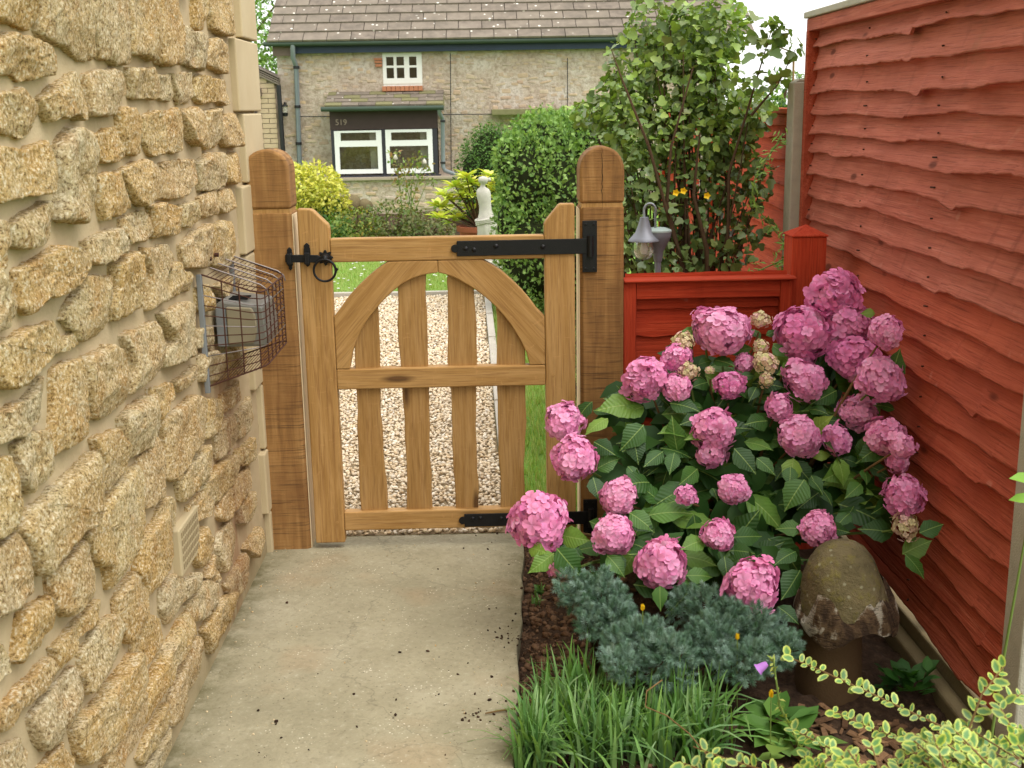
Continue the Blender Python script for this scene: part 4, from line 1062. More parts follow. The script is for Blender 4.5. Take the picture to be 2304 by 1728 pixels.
def sash(win, x0, x1, z0, z1, y, fr, panes, m):
    """frame with pane openings: panes = list of (x0,x1,z0,z1)"""
    xs = sorted({x0, x1} | {p[0] for p in panes} | {p[1] for p in panes}); zz = sorted({z0, z1} | {p[2] for p in panes} | {p[3] for p in panes})
    mb = MB()
    for i in range(len(xs)-1):
        for j in range(len(zz)-1):
            cx, cz = (xs[i]+xs[i+1])/2, (zz[j]+zz[j+1])/2
            if any(a < cx < b and c < cz < d for a, b, c, d in panes) or xs[i+1]-xs[i] < 1e-5 or zz[j+1]-zz[j] < 1e-5: continue
            mb.box(xs[i], xs[i+1], y-.03, y+.03, zz[j], zz[j+1])
    f = mb.build('frame', m, win)
    for a, b, c, d in panes:
        MB().add([(a-.004,y+.006,c-.004),(b+.004,y+.006,c-.004),(b+.004,y+.006,d+.004),(a-.004,y+.006,d+.004)], [(0,1,2,3)]).build('pane', 'window_glass', win)
    return f
# upper window, one two by two casement and one narrow one
W = MB().box(uw[0]-.002, uw[1]+.002, HY+.001, HY+.06, uw[2]-.002, uw[2]+.03).build('window', 'painted_wood', ct)
px_ = [rect(a, b, c, d, HY-.0) for a, c in ((1212,1274),(1297,1360),(1402,1464)) for b, d in ((472,545),(563,650))]
xa = [(px_[i][0], px_[i][1]) for i in (0,2,4)]; zb_ = [(px_[0][2], px_[0][3]), (px_[1][2], px_[1][3])]
sash(W, uw[0], uw[1], uw[2]+.03, uw[3], HY+.02, None, [(a[0], a[1], b[0], b[1]) for a in xa for b in zb_], 'painted_wood')
room(uw[0], uw[1], uw[2], uw[3], HY+.06, 'dark_board')
sr = rect(1180, 714, 1516, 757, HY-.05)
sill = MB().box(sr[0], sr[1], HY-.07, HY+.02, sr[2], sr[2]+.03).build('brick_sill', 'sill_brick', ct)
nb = 9
for i in range(nb):
    a = sr[0]+(sr[1]-sr[0])*i/nb; b = sr[0]+(sr[1]-sr[0])*(i+1)/nb
    MB().box(a+.003, b-.003, HY-.08-random.random()*.008, HY+.02, sr[2]+.005, sr[3]).build('brick', 'sill_brick', sill, bevel=.003)
for i, (b0, b1) in enumerate(((482,500),(505,525),(532,555))):
    e_ = rect(1112+i*6, b0, 1180, b1, HY); MB().box(e_[0], e_[1], HY-.035, HY+.01, e_[2], e_[3]).build('brick', 'sill_brick', ct, bevel=.004)
# projecting bay with two white windows under a little tiled roof
BY = HY-.42
bay = rect(745, 920, 1640, 1072, BY)
Bo = MB().box(bay[0], bay[1], BY-.02, BY+.02, bay[2], bay[3]+.02).build('bay_board', 'dark_board', ct, bevel=.003)
cu = bpy.data.curves.new('lettering', 'FONT'); cu.body = '519'; cu.size = .115; cu.extrude = .002; cu.materials.append(MAT['lettering'])
p = P3(790, 1038, BY-.021); fo = bpy.data.objects.new('lettering', cu); col.objects.link(fo)
fm = bpy.data.meshes.new_from_object(fo); bpy.data.objects.remove(fo)      # letters as mesh
fo = link('lettering', fm, Bo, Matrix.Translation((p[0], BY-.0225, p[2])) @ Matrix.Rotation(rad(90), 4, 'X'))
bf_ = rect(762, 1070, 1640, 1452, BY)
mb = MB()
w1 = rect(790, 1082, 1180, 1440, BY); w2 = rect(1212, 1072, 1600, 1436, BY)
mb.box(bf_[0], w1[0], BY-.015, BY+.05, bf_[2], bay[2]); mb.box(w1[1], w2[0], BY-.015, BY+.05, bf_[2], bay[2]); mb.box(w2[1], bf_[1], BY-.015, BY+.05, bf_[2], bay[2])
mb.box(bf_[0]-.02, bf_[1]+.04, BY-.05, BY+.05, bf_[2]-.03, bf_[2]); mb.box(bf_[0], bf_[0]+.04, BY+.05, HY, bf_[2], bay[3]); mb.box(bf_[1]-.04, bf_[1], BY+.05, HY, bf_[2], bay[3])
mb.build('bay_frame', 'dark_frame', ct, bevel=.003)
for wr, pr in ((w1, [rect(836,1100,1130,1166,BY), rect(830,1216,1146,1404,BY)]), (w2, [rect(1255,1096,1550,1162,BY), rect(1246,1210,1564,1394,BY)])):
    W = MB().box(wr[0], wr[1], BY+.03, BY+.04, wr[2]-.0, wr[2]+.02).build('window', 'upvc', ct)
    xa0 = min(pr[0][0], pr[1][0]); sash(W, wr[0], wr[1], wr[2], wr[3]-.002, BY-.005, None, [(pr[0][0], pr[0][1], pr[0][2], pr[0][3]), (pr[1][0], pr[1][1], pr[1][2], pr[1][3])], 'upvc')
    MB().box(pr[1][1]-.12, pr[1][1]+.02, BY+.10, BY+.13, wr[2], wr[3]).build('curtain', 'curtain', W)
rm = room(bf_[0]+.6, bf_[1]-.6, bf_[2]+.1, bay[2]-.1, BY+.05)
sl = rect(800, 1466, 1820, 1480, BY-.1)
MB().box(sl[0]-.15, sl[1], BY-.14, HY, sl[2]-.02, sl[3]).build('stone_sill', 'sill_stone', ct, bevel=.006)
MB().box(sl[0]-.1, sl[1]-.05, BY-.08, HY+.01, -.05, sl[2]-.02).build('plinth', 'cottage_mortar', ct)
V, F, Cc = rub(sl[0]-.1, sl[1]-.05, .0, sl[2]-.02, BY-.082)
o = npmesh('plinth_masonry', V, F, 'far_stone', ct, Cc, smooth=False); o['kind'] = 'stuff'
br = rect(700, 792, 1685, 882, BY-.12)
rz0 = br[2]; broof = MB().add([(br[0],BY-.16,rz0-.01),(br[1],BY-.16,rz0-.01),(br[1],HY,br[3]+.05),(br[0],HY,br[3]+.05),(br[0],HY,rz0-.01),(br[1],HY,rz0-.01)], [(0,1,2,3),(0,4,5,1)[::1],(1,5,2),(0,3,4)]).build('bay_roof', 'tile_moss', ct)
sl_ = math.atan2(br[3]+.05-rz0, HY-BY+.16); L_ = (HY-BY+.16)/math.cos(sl_)
for r in range(4):
    nt_ = 7; off_ = .5 if r % 2 else 0
    for i in range(nt_+1):
        a = br[0]+(br[1]-br[0])*max(0, i-off_)/nt_; b = br[0]+(br[1]-br[0])*min(nt_, i+1-off_)/nt_
        if b-a < .05: continue
        d = L_*r/4; m_ = MB().box(-(b-a)/2+.003, (b-a)/2-.003, -.01, L_/4+.03, -.012, .012).build('tile', 'tile_moss' if (i+r) % 3 == 0 else 'roof_tile', broof, local=True)
        m_.matrix_local = Matrix.Translation(Vector(((a+b)/2, BY-.16+d*math.cos(sl_), rz0+.018+d*math.sin(sl_)))-origin(broof)) @ Matrix.Rotation(sl_-rad(4), 4, 'X') @ Matrix.Rotation(random.uniform(-.01,.01), 4, 'Y')
g0 = P3(672, 907, BY-.2); g1_ = P3(1690, 893, BY-.2)
MB().tube([g0, g1_], .034, 10).build('bay_gutter', 'gutter_green', ct, smooth=40)
dp = MB().tube([P3(1650,900,BY-.19), P3(1655,935,BY-.17), P3(1680,985,BY-.02), P3(1686,1385,BY-.02), P3(1700,1415,BY-.02), P3(1800,1452,BY-.02)], .03, 10).build('downpipe', 'pipe_grey', ct, smooth=50)
for b_ in (1005, 1350): p = P3(1683, b_, BY-.02); MB().tube([(p[0],p[1],p[2]-.015),(p[0],p[1],p[2]+.015)], .038, 10).build('collar', 'pipe_black', dp, smooth=40)
cp0 = atY(1106, 246, HY-.3); cp1 = atY(1300, 256, HY-.3)
MB().box(cp0.x, cp1.x, HY-.45, HY+.01, cp1.z, cp0.z).build('porch_canopy', 'tile_moss', ct, bevel=.01)
# bulkhead lantern on the wall
wl = thing('wall_lantern', P3(370, 910, HY-.05), 'small black and clear lantern fixed to the cottage wall', 'wall lamp')
p = Vector(P3(372, 905, HY-.12))
MB().box(p.x-.012, p.x+.012, HY-.11, HY+.0, p.z+.07, p.z+.10).build('bracket', 'pipe_black', wl)
MB().lathe([(.02,.07),(.05,.05),(.052,.04),(.045,.035)], p, 12).build('hood', 'pipe_black', wl, smooth=40)
MB().lathe([(.04,-.05),(.045,.035)], p, 12).build('glass', 'lamp_glass', wl, smooth=40)
MB().lathe([(0,-.11),(.035,-.10),(.045,-.055),(.03,-.05)], p, 12).build('base', 'pipe_black', wl, smooth=40)

# outbuilding to the left of the cottage, gable towards us
OY = 17.86
ob = thing('outbuilding', (-3.2, OY, 0), 'pale block outbuilding with sloping roof beside the cottage', 'outbuilding')
xr = hp(622, 250, OY)[0]; zr = hp(624, 183, OY)[1]; xl = xr-2.4; slope = (hp(565,155,OY)[1]-zr)/(hp(625,183,OY)[0]-hp(565,155,OY)[0])
MB().prism([(xl,-.05),(xr,-.05),(xr,zr),(xl,zr+slope*2.4)], OY+.03, OY+.6).build('wall', 'sill_stone', ob)
z = 0.0; i = 0
while z < zr+slope*.55:
    hb = .072; x = xr-.001 - (.11 if i % 2 else 0); xe = xr-.58; first = True
    if i % 2: MB().box(xr-.108, xr-.001, OY+random.uniform(-.004,.002), OY+.03, z+.004, z+hb-.004).build('block', 'block_stone', ob) if z+hb < zr else None
    while x > xe:
        top_ok = z+hb < zr+slope*(xr-x)
        if top_ok: MB().box(x-.215, x-.006, OY+random.uniform(-.004,.003), OY+.03, z+.004, z+hb-.004).build('block', 'block_stone', ob, bevel=.003)
        x -= .22
    z += hb; i += 1
rt = MB()
for k in range(4):
    rt.prism([(xr+.06, zr-.055+k*.034), (xl, zr-.055+k*.034+slope*2.46), (xl, zr-.03+k*.034+slope*2.46), (xr+.06-k*.01, zr-.03+k*.034)], OY-.05+k*.012, OY+.7, 0)
rt.build('roof', 'roof_tile', ob)
q0 = atY(571, 214, OY-.05); MB().box(q0.x-.035, q0.x+.11, OY-.12, OY-.005, q0.z-.02, q0.z+.09).build('hopper', 'pipe_brown', ob, bevel=.004)
MB().box(q0.x-.02, q0.x+.035, OY-.075, OY-.006, 0, q0.z-.021).build('downpipe', 'pipe_brown', ob, bevel=.004)
q1 = atY(625, 192, OY-.03); MB().tube([(q1.x+.012, OY-.04, q1.z), (q1.x+.03, OY-.04, .0)], .034, 10).build('downpipe', 'pipe_black', ob, smooth=40)

# ------------------------------------------------------------------ planting: generic foliage
def ell_points(ells, n, shell=.55):
    """points in a set of ellipsoids (c, r), denser near their skin"""
    vol = np.array([e[1][0]*e[1][1]*e[1][2] for e in ells])**.8; k = rng.choice(len(ells), n, p=vol/vol.sum())
    c = np.array([e[0] for e in ells])[k]; r = np.array([e[1] for e in ells])[k]
    d = unit(n); t = np.where(rng.random(n) < shell, rng.uniform(.82, 1.05, n), rng.random(n)**(1/3))
    return c+d*r*t[:, None], d
def leaves(ells, n, size, leaf, palette, shell=.55, up=.5, droop=.3, zmin=None):
    p, d = ell_points(ells, n, shell)
    if zmin is not None: kk = p[:, 2] > zmin; p, d = p[kk], d[kk]; n = len(p)
    nr = d*.6+unit(n)*.55+np.array([0,0,up]); dr = unit(n)*.8+d*.5-np.array([0,0,droop])
    nr /= np.linalg.norm(nr, axis=1, keepdims=True)
    return scatter(leaf[0], leaf[1], p, frames(nr, dr), size*(.45+.95*rng.random(n)), pal(n, *palette))
def branchy(base, targets, r0, r1, sag=.0, wob=.04):
    P = []
    for t in targets:
        b = Vector(base[random.randrange(len(base))]); t = Vector(t); k = 7
        m_ = b.lerp(t, .45)+Vector((random.gauss(0,wob), random.gauss(0,wob), random.uniform(0,.12)*(t-b).length))
        P.append([tuple((b*(1-u)**2+m_*2*u*(1-u)+t*u*u)) for u in [i/(k-1) for i in range(k)]])
    return tubes(P, r0, r1)
def bush(name, loc, label, cat, ells, n, size, leaf, palette, group=None, stems=14, sr=(.012,.003), mat='foliage', **kw):
    t = thing(name, loc, label, cat, group)
    V, F, Cc = leaves(ells, n, size, leaf, palette, **kw)
    npmesh('foliage', V, F, mat, t, Cc, smooth=False)
    tg, _ = ell_points(ells, stems, .2)
    branchy([(loc[0]+random.gauss(0,.03), loc[1]+random.gauss(0,.03), loc[2]) for _ in range(4)], [tuple(q) for q in tg], *sr).build('stems', 'bark', t, smooth=60)
    return t
G = lambda *c: tuple(s(*c))

# trees and hedges in the distance
def far_tree(loc, label, ells, n, size, palette, h):
    t = thing('tree', loc, label, 'tree', 'trees behind the garden')
    V, F, Cc = leaves(ells, n, size, LEAF_SM, palette, shell=.6); npmesh('crown', V, F, 'foliage', t, Cc, smooth=False)
    tg, _ = ell_points(ells, 16, .1); m_ = branchy([(loc[0], loc[1], h*.4)], [tuple(q) for q in tg], .09, .02, wob=.2)
    m_.tube([(loc[0], loc[1], -.1), (loc[0]+.05, loc[1], h*.25), (loc[0], loc[1], h*.45)], [.2,.16,.11], 9); m_.build('trunk', 'bark', t, smooth=60)
PG = [G(84,120,40,.8), G(120,156,60,.8), G(56,88,30,.8), G(148,176,84,.8)]
far_tree((-6.2, 27, 0), 'tall green tree behind the outbuilding at the left', [((-6.0,27,3.4),(2.0,1.6,1.7)), ((-4.9,26.5,2.5),(1.2,1.2,1.2)), ((-6.6,27,4.6),(1.4,1.3,1.2))], 9000, .11, PG, 4.5)
far_tree((-8.5, 36, 0), 'pale distant tree showing above the tree at the left', [((-8.6,36,6.5),(3.5,2,2.6)), ((-8.0,36,4.0),(2.6,2,2.0))], 5000, .16, [G(130,170,120,.9), G(160,190,140,.9)], 6)
e0 = atY(1770, 190, 15); e1 = atY(1700, 215, 14)
far_tree((e0.x, 15, 0), 'bushy green tree above the fence left of the concrete post', [((e0.x, 15, e0.z-.25),(.45,.6,.42)), ((e0.x+.5,15.2,e0.z-.2),(.45,.5,.38)), ((e0.x-.4,15,e0.z-.6),(.5,.5,.5)), ((e0.x+.2,15,.6),(.7,.6,.8))], 4200, .075, PG, 1.9)
bush('clipped_shrub', (atY(1722,240,10).x, 10, 0), 'dark rounded shrub just above the rear fence', 'shrub', [((atY(1722,240,10).x, 10, atY(1722,275,10).z),(.26,.3,.20)), ((atY(1722,240,10).x, 10, .8),(.3,.3,.6))], 5200, .03, LEAF_SM, [G(46,84,34,.9), G(66,108,46,.9), G(36,64,28,.9)], stems=8)

# clipped box and feathery conifer in front of the cottage
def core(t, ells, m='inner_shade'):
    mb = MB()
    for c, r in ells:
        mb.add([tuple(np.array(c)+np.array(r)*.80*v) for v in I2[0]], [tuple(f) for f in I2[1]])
    mb.build('shaded_core', m, t, smooth=0)  # solid filler core, its dark colour stands for shade among the leaves
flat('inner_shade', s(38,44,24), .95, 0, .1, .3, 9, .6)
bx = atY(1092, 300, 14.5); ex = [((bx.x, 14.5, .62),(.40,.38,.70)), ((bx.x+.08, 14.5, .90),(.34,.3,.48)), ((bx.x+.45,14.8,.6),(.42,.3,.75))]
t = bush('box_topiary', (bx.x, 14.5, 0), 'smooth clipped dark green box dome in front of the cottage', 'shrub', ex, 14000, .030, LEAF_SM, [G(60,100,34,.8), G(96,142,54,.8), G(44,78,28,.8), G(130,170,80,.8)], shell=.95, stems=6)
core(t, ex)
SPRAY = (np.array([(0,0,0),(-.10,.30,.02),(.10,.30,.02),(0,.62,0),(-.42,.52,.05),(-.20,.25,0),(-.28,.80,.02),(.42,.52,.05),(.20,.25,0),(.28,.80,.02),(-.10,1.0,0),(.12,1.02,0)]),
         np.array([(0,2,1),(1,2,3),(0,5,4),(5,3,6),(0,7,8),(8,9,3),(1,3,10),(2,11,3)]))
cx = .50; ec = [((cx,9.2,.75),(.42,.45,.78)), ((cx-.17,9.0,.95),(.22,.25,.42)), ((cx+.20,9.3,1.0),(.30,.3,.52)), ((cx-.08,9.2,1.20),(.30,.28,.30)), ((cx+.28,9.3,1.22),(.30,.28,.28)), ((cx-.27,9.1,1.0),(.16,.2,.36)), ((cx-.30,9.0,.6),(.16,.2,.4)), ((cx+.42,9.6,.95),(.40,.3,.62)), ((cx-.30,9.1,1.15),(.14,.2,.2)), ((cx-.12,8.9,.45),(.30,.28,.45)), ((cx+.25,9.0,.4),(.35,.3,.42))]
t = bush('conifer', (cx, 9.2, 0), 'feathery green conifer bush behind the right gate post', 'conifer', ec, 26000, .040, SPRAY, [G(104,146,66,.95), G(146,184,94,.95), G(66,104,50,.9), G(176,206,120,.95)], shell=.85, up=.2, droop=-.35, stems=10)
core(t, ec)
# golden shrub left, mixed low planting, boulders
yb = atY(702, 430, 14); ey_ = [((yb.x, 14, yb.z+.02),(.36,.34,.30)), ((yb.x+.15,14,yb.z-.1),(.28,.3,.24)), ((yb.x-.2,14,yb.z),(.3,.3,.28))]
t = bush('golden_shrub', (yb.x, 14, 0), 'bright yellow leaved shrub beside the left gate post', 'shrub', ey_, 5200, .05, LEAF_SM, [G(226,214,84,.85), G(206,206,70,.85), G(160,180,60,.8), G(238,232,130,.85)], shell=.75)
V, F, Cc = leaves([((yb.x+.1, 14, yb.z-.36),(.34,.3,.30))], 1600, .05, LEAF_SM, [G(64,104,50,.8), G(96,134,70,.8)]); npmesh('lower_foliage', V, F, 'foliage', t, Cc, smooth=False)
for i, (px, py, r, lab, pl) in enumerate([(800,505,.30,'low mixed green shrub behind the top rail, nearest the left stile',[G(104,140,58,.8),G(150,170,84,.8),G(176,150,60,.8),G(76,110,46,.8)]),
        (880,490,.34,'low green and brown shrub under the rose stems',[G(96,130,60,.8),G(140,140,84,.8),G(120,104,70,.8),G(80,112,50,.8)]),
        (955,510,.30,'low twiggy shrub left of the potted rhododendron',[G(120,130,76,.8),G(146,132,92,.8),G(90,112,56,.8)]),
        (745,530,.22,'small leafy plant showing beside the left stile',[G(112,152,62,.8),G(84,122,52,.8)])]):
    c = atY(px, py, 13.3); bush('low_shrub', (c.x, 13.3, 0), lab, 'shrub', [((c.x,13.3,max(.12,c.z-.05)),(r,.3,.24)), ((c.x+r*.6,13.4,.15),(r*.6,.3,.2))], 1500, .045, LEAF_SM, pl, 'low shrubs under the cottage window', stems=12)
for i, (px, py, sx, sz, lab) in enumerate([(790,455,.14,.10,'mossy brown boulder below the cottage window, left'), (822,460,.10,.08,'small mossy boulder right of the larger one'), (780,490,.16,.12,'dark boulder behind the left stile')]):
    c = atY(px, py, 14.6); n_ = len(I2[0]); v_ = I2[0]*np.array([sx,.15,sz*1.3])*(1+.18*np.array([fbm(*(q*1.7+i*3)) for q in I2[0]]))[:, None]+np.array([c.x,14.6,c.z-sz*.3])
    o = npmesh('boulder', v_, I2[1], 'far_stone', None, np.tile([s(116,104,76)[:3]], (n_,1))); tag(o, lab, 'boulder', 'boulders below the cottage window')
bank = [(x, y, max(0, (y-13.2)*.09)+.03*fbm(x*2,y*2)) for y in np.linspace(13.2,15.6,14) for x in np.linspace(-3.4,.6,30)]
struct(npmesh('planting_bank', bank, [(j*30+i, j*30+i+1, (j+1)*30+i+1, (j+1)*30+i) for j in range(13) for i in range(29)], 'soil'))
# rose stems
rc = atY(915, 420, 14.2); rt_ = thing('rose_bush', (rc.x, 14.2, 0), 'thin rose bush with pale buds in front of the bay window', 'rose bush')
tips = [atY(px, py, 14.2) for px, py in ((890,355),(905,372),(940,360),(955,365),(925,395),(900,400),(965,400))]
branchy([(rc.x-.03,14.2,.1),(rc.x+.06,14.2,.1)], [tuple(p) for p in tips], .008, .003, wob=.03).build('stems', 'green_stem', rt_, smooth=60)
V, F, Cc = leaves([(tuple(p),(.10,.08,.09)) for p in tips]+[((rc.x,14.2,.55),(.12,.1,.2))], 320, .055, LEAF_OV, [G(116,152,74,.85), G(150,170,90,.85), G(170,130,90,.85)]); npmesh('foliage', V, F, 'foliage', rt_, Cc)
for p in tips[:4:3]: MB().lathe([(.012,-.03),(.026,-.01),(.022,.02),(0,.045)], p, 10).build('bud', 'curtain', rt_, smooth=60)
# potted rhododendron
pc = atY(1078, 512, 11.9); pr_ = thing('potted_rhododendron', (pc.x, 11.9, 0), 'lime green rhododendron in a terracotta pot behind the statue', 'potted plant')
MB().lathe([(.15,.0),(.20,pc.z-.03),(.225,pc.z-.03),(.23,pc.z+.02),(.20,pc.z+.02),(.19,pc.z-.01),(0,pc.z-.01)], (pc.x, 11.9, 0), 24).build('pot', 'terracotta', pr_, smooth=40)
cl = [(px, py) for px, py in ((1000,440),(1025,420),(1050,400),(1075,418),(1040,445),(1010,478),(985,465),(1060,470),(1120,410),(1140,430),(1150,455),(1125,450),(1030,490),(1100,395),(1000,465),(1015,450),(1065,440),(1045,425),(1135,405),(1110,430),(990,490),(1060,412),(1020,500),(1145,480))]
out = []; stem_t = []
for px, py in cl:
    p = atY(px, py, 11.9+random.uniform(-.18,.18)); stem_t.append(tuple(p)); n = 13
    a = np.arange(n)*2.4+random.random(); e_ = rng.uniform(-.1,.75,n)
    d = np.stack([np.cos(a)*np.cos(e_), np.sin(a)*np.cos(e_), np.sin(e_)], 1); nr = np.array([0,0,1.])-d*.4
    out.append(scatter(LEAF_OV[0]*np.array([.75,1,1]), LEAF_OV[1], np.tile(np.array(p), (n,1)), frames(nr, d), rng.uniform(.12,.18,n), pal(n, s(200,216,84), s(222,226,112), s(160,190,72), s(226,208,96))))
V, F, Cc = join(out); npmesh('foliage', V, F, 'foliage_glossy', pr_, Cc)
branchy([(pc.x, 11.9, pc.z-.02)], stem_t, .012, .005, wob=.04).build('stems', 'bark', pr_, smooth=60)
# garden statue of a draped figure
st_y = 11.3; sc_ = atY(1090, 440, st_y); stz = atY(1090, 396, st_y).z
stt = thing('garden_statue', (sc_.x, st_y, 0), 'white stone statue of a draped figure on a plinth in the garden', 'statue')
k_ = stz-.10; Hs = .80; zb0 = stz-Hs
prof = [(z_, a_, a_*k_) for z_, a_, k_ in ((0,.092,.9),(.05,.092,.9),(.15,.086,.9),(.25,.084,.9),(.35,.087,.9),(.42,.089,.88),(.47,.086,.85),(.52,.073,.82),(.58,.059,.78),(.64,.053,.75),(.70,.056,.76),(.75,.062,.78),(.79,.063,.75),(.825,.060,.68),(.85,.048,.66),(.87,.026,.95),(.89,.021,1),(.905,.023,1.1),(.92,.036,1.15),(.945,.046,1.15),(.97,.047,1.12),(.988,.036,1.1),(1.0,.004,1))]
NS = 36; V = []
for (u, a, b) in prof:
    sway = .022*math.sin(u*5.2-.5) + (.010 if u > .9 else 0)
    for j in range(NS):
        q_ = 2*math.pi*j/NS; fold = 1.0
        if u < .52: fold += (.07*math.sin(7*q_+u*3.5)+.04*math.sin(13*q_-u*4))*(1.1-u)
        if .44 < u < .52: fold += .05*math.sin(3*q_+2)
        if .66 < u < .74: fold += .06*max(0, math.cos(2*(q_+math.pi/2)))*(1 if math.sin(q_) < 0 else 0)
        if u > .87 and u < .98 and .2 < q_ < 2.6: fold += .12
        a_ = a*(1.08 if u < .86 else 1.0); V.append((sc_.x+sway*Hs+a_*Hs/.8*fold*math.cos(q_), st_y+b*Hs/.8*fold*math.sin(q_), zb0+u*Hs))
F = [(i*NS+j, i*NS+(j+1) % NS, (i+1)*NS+(j+1) % NS, (i+1)*NS+j) for i in range(len(prof)-1) for j in range(NS)]
npmesh('figure', V, F, 'statue_stone', stt)
dr_ = MB(); rr_ = .093*Hs/.8
for k in range(3): dr_.tube([(sc_.x+.006+rr_*(1-.03*k)*math.cos(a*math.pi/12), st_y+rr_*.86*math.sin(a*math.pi/12), zb0+Hs*(.50-.028*k)+.02*math.sin(a*math.pi/12+1.2+.5*k)) for a in range(25)], .013-.002*k, 7, cap=False)
dr_.build('drapery', 'statue_stone', stt, smooth=60)
MB().lathe([(0,-.02),(.018,-.012),(.022,0),(.016,.014),(0,.02)], (sc_.x+.045, st_y+.03, zb0+Hs*.955), 10).build('hair_bun', 'statue_stone', stt, smooth=60)
mb = MB(); mb.box(sc_.x-.13, sc_.x+.13, st_y-.13, st_y+.13, zb0-.05, zb0+.004); mb.box(sc_.x-.16, sc_.x+.16, st_y-.16, st_y+.16, 0, zb0-.051); mb.build('plinth', 'statue_stone', stt, bevel=.01)

# ------------------------------------------------------------------ leafy shrub behind the low panel
T0 = thing('leafy_shrub', (.86, 4.95, 0), 'tall shrub with lobed green leaves and yellow flowers behind the low red panel', 'shrub')
def tp(px, py, y): p = atY(px, py, y); return (p.x, p.y, p.z)
spec = [  # px, py, depth, radius x, z
 (1560,90,4.9,.17,.16),(1480,60,5.0,.15,.13),(1620,60,4.9,.13,.13),(1520,190,4.9,.22,.16),(1430,150,5.0,.14,.14),(1600,200,4.85,.15,.18),
 (1400,230,4.9,.13,.11),(1450,290,4.8,.20,.15),(1560,310,4.8,.22,.16),(1640,290,4.85,.12,.15),(1390,340,4.7,.12,.12),(1330,250,5.0,.08,.06),(1420,400,4.7,.15,.13),
 (1530,410,4.75,.20,.13),(1620,400,4.8,.14,.12),(1440,480,4.6,.16,.10),(1400,560,4.5,.12,.10),(1470,560,4.55,.13,.09),(1560,500,4.7,.15,.09),(1660,450,4.75,.09,.10),(1700,400,4.7,.07,.10),
 (1375,500,4.55,.07,.10),(1385,430,4.6,.08,.10),(1500,590,4.55,.12,.06),(1640,570,4.6,.09,.06),(1680,510,4.65,.10,.08),(1590,570,4.6,.12,.07),(1690,250,4.8,.07,.10)]
spec = [(a, b, y+.28, rx, rz) for a, b, y, rx, rz in spec]
ells = [(tp(a, b, y), (rx*.95, .17, rz)) for a, b, y, rx, rz in spec]
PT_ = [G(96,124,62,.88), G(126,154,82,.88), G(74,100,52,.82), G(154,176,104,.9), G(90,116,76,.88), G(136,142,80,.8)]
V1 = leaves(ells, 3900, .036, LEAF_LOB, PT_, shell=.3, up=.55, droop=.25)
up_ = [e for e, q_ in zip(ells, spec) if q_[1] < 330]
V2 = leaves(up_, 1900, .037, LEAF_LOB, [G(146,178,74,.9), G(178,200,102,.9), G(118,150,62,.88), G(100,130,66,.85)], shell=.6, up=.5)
sp = [tp(px, py, 4.78) for px, py in ((1735,50),(1760,65),(1775,75),(1715,80),(1740,110),(1705,130),(1725,160),(1790,105),(1700,60),(1720,95),(1690,170),(1745,150),(1760,85),(1755,175),(1720,190))]
V3 = leaves([(p, (.03,.03,.025)) for p in sp], 75, .05, LEAF_LOB, PT_, up=.9)
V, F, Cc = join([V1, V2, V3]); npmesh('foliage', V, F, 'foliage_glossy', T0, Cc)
base = [(.70,4.75,0),(.86,4.82,0),(.98,4.80,0),(.62,4.70,0),(.90,4.95,0)]
m_ = branchy(base, [tp(a, b, y) for a, b, y, rx, rz in spec]*1 + [tuple(q_) for q_ in ell_points(ells, 70, .1)[0]], .009, .002, wob=.07)
m_.tube([(.90,4.82,.0),(.88,4.8,.6),tp(1500,460,4.8),tp(1510,330,4.8),tp(1560,150,4.85)], [.018,.012,.008,.005,.003], 8)
m_.tube([(.96,4.82,.0),tp(1590,560,4.75),tp(1560,440,4.8),tp(1575,300,4.8)], [.016,.010,.007,.003], 8)
m_.tube([(.99,4.80,.3),tp(1640,390,4.8),tp(1690,220,4.8),tp(1735,70,4.78)], [.010,.006,.004,.0015], 6)
m_.tube([tp(1690,260,4.8),tp(1750,190,4.78),tp(1790,110,4.78)], [.006,.003,.0015], 5)
m_.tube([(.90,4.8,.55),tp(1460,330,4.75),tp(1400,180,4.8),tp(1375,110,4.9)], [.009,.006,.004,.0015], 6)
m_.build('branches', 'bark', T0, smooth=60)
for px, py in ((1520,434),(1537,430),(1590,441)):
    c = np.array(tp(px, py, 4.52)); n = 5; a = np.arange(n)*1.256
    d = np.stack([np.cos(a)*.8, np.full(n,-.75), np.sin(a)*.8+.2], 1); nr = np.stack([-np.cos(a), np.full(n,-.6), -np.sin(a)], 1)
    V, F, Cc = scatter(LEAF_OV[0]*np.array([1.5,1,1]), LEAF_OV[1], np.tile(c, (n,1)), frames(nr, d), np.full(n,.018), np.tile([s(240,202,40)[:3]], (n,1)))
    npmesh('flower', V, F, 'bloom', T0, Cc)
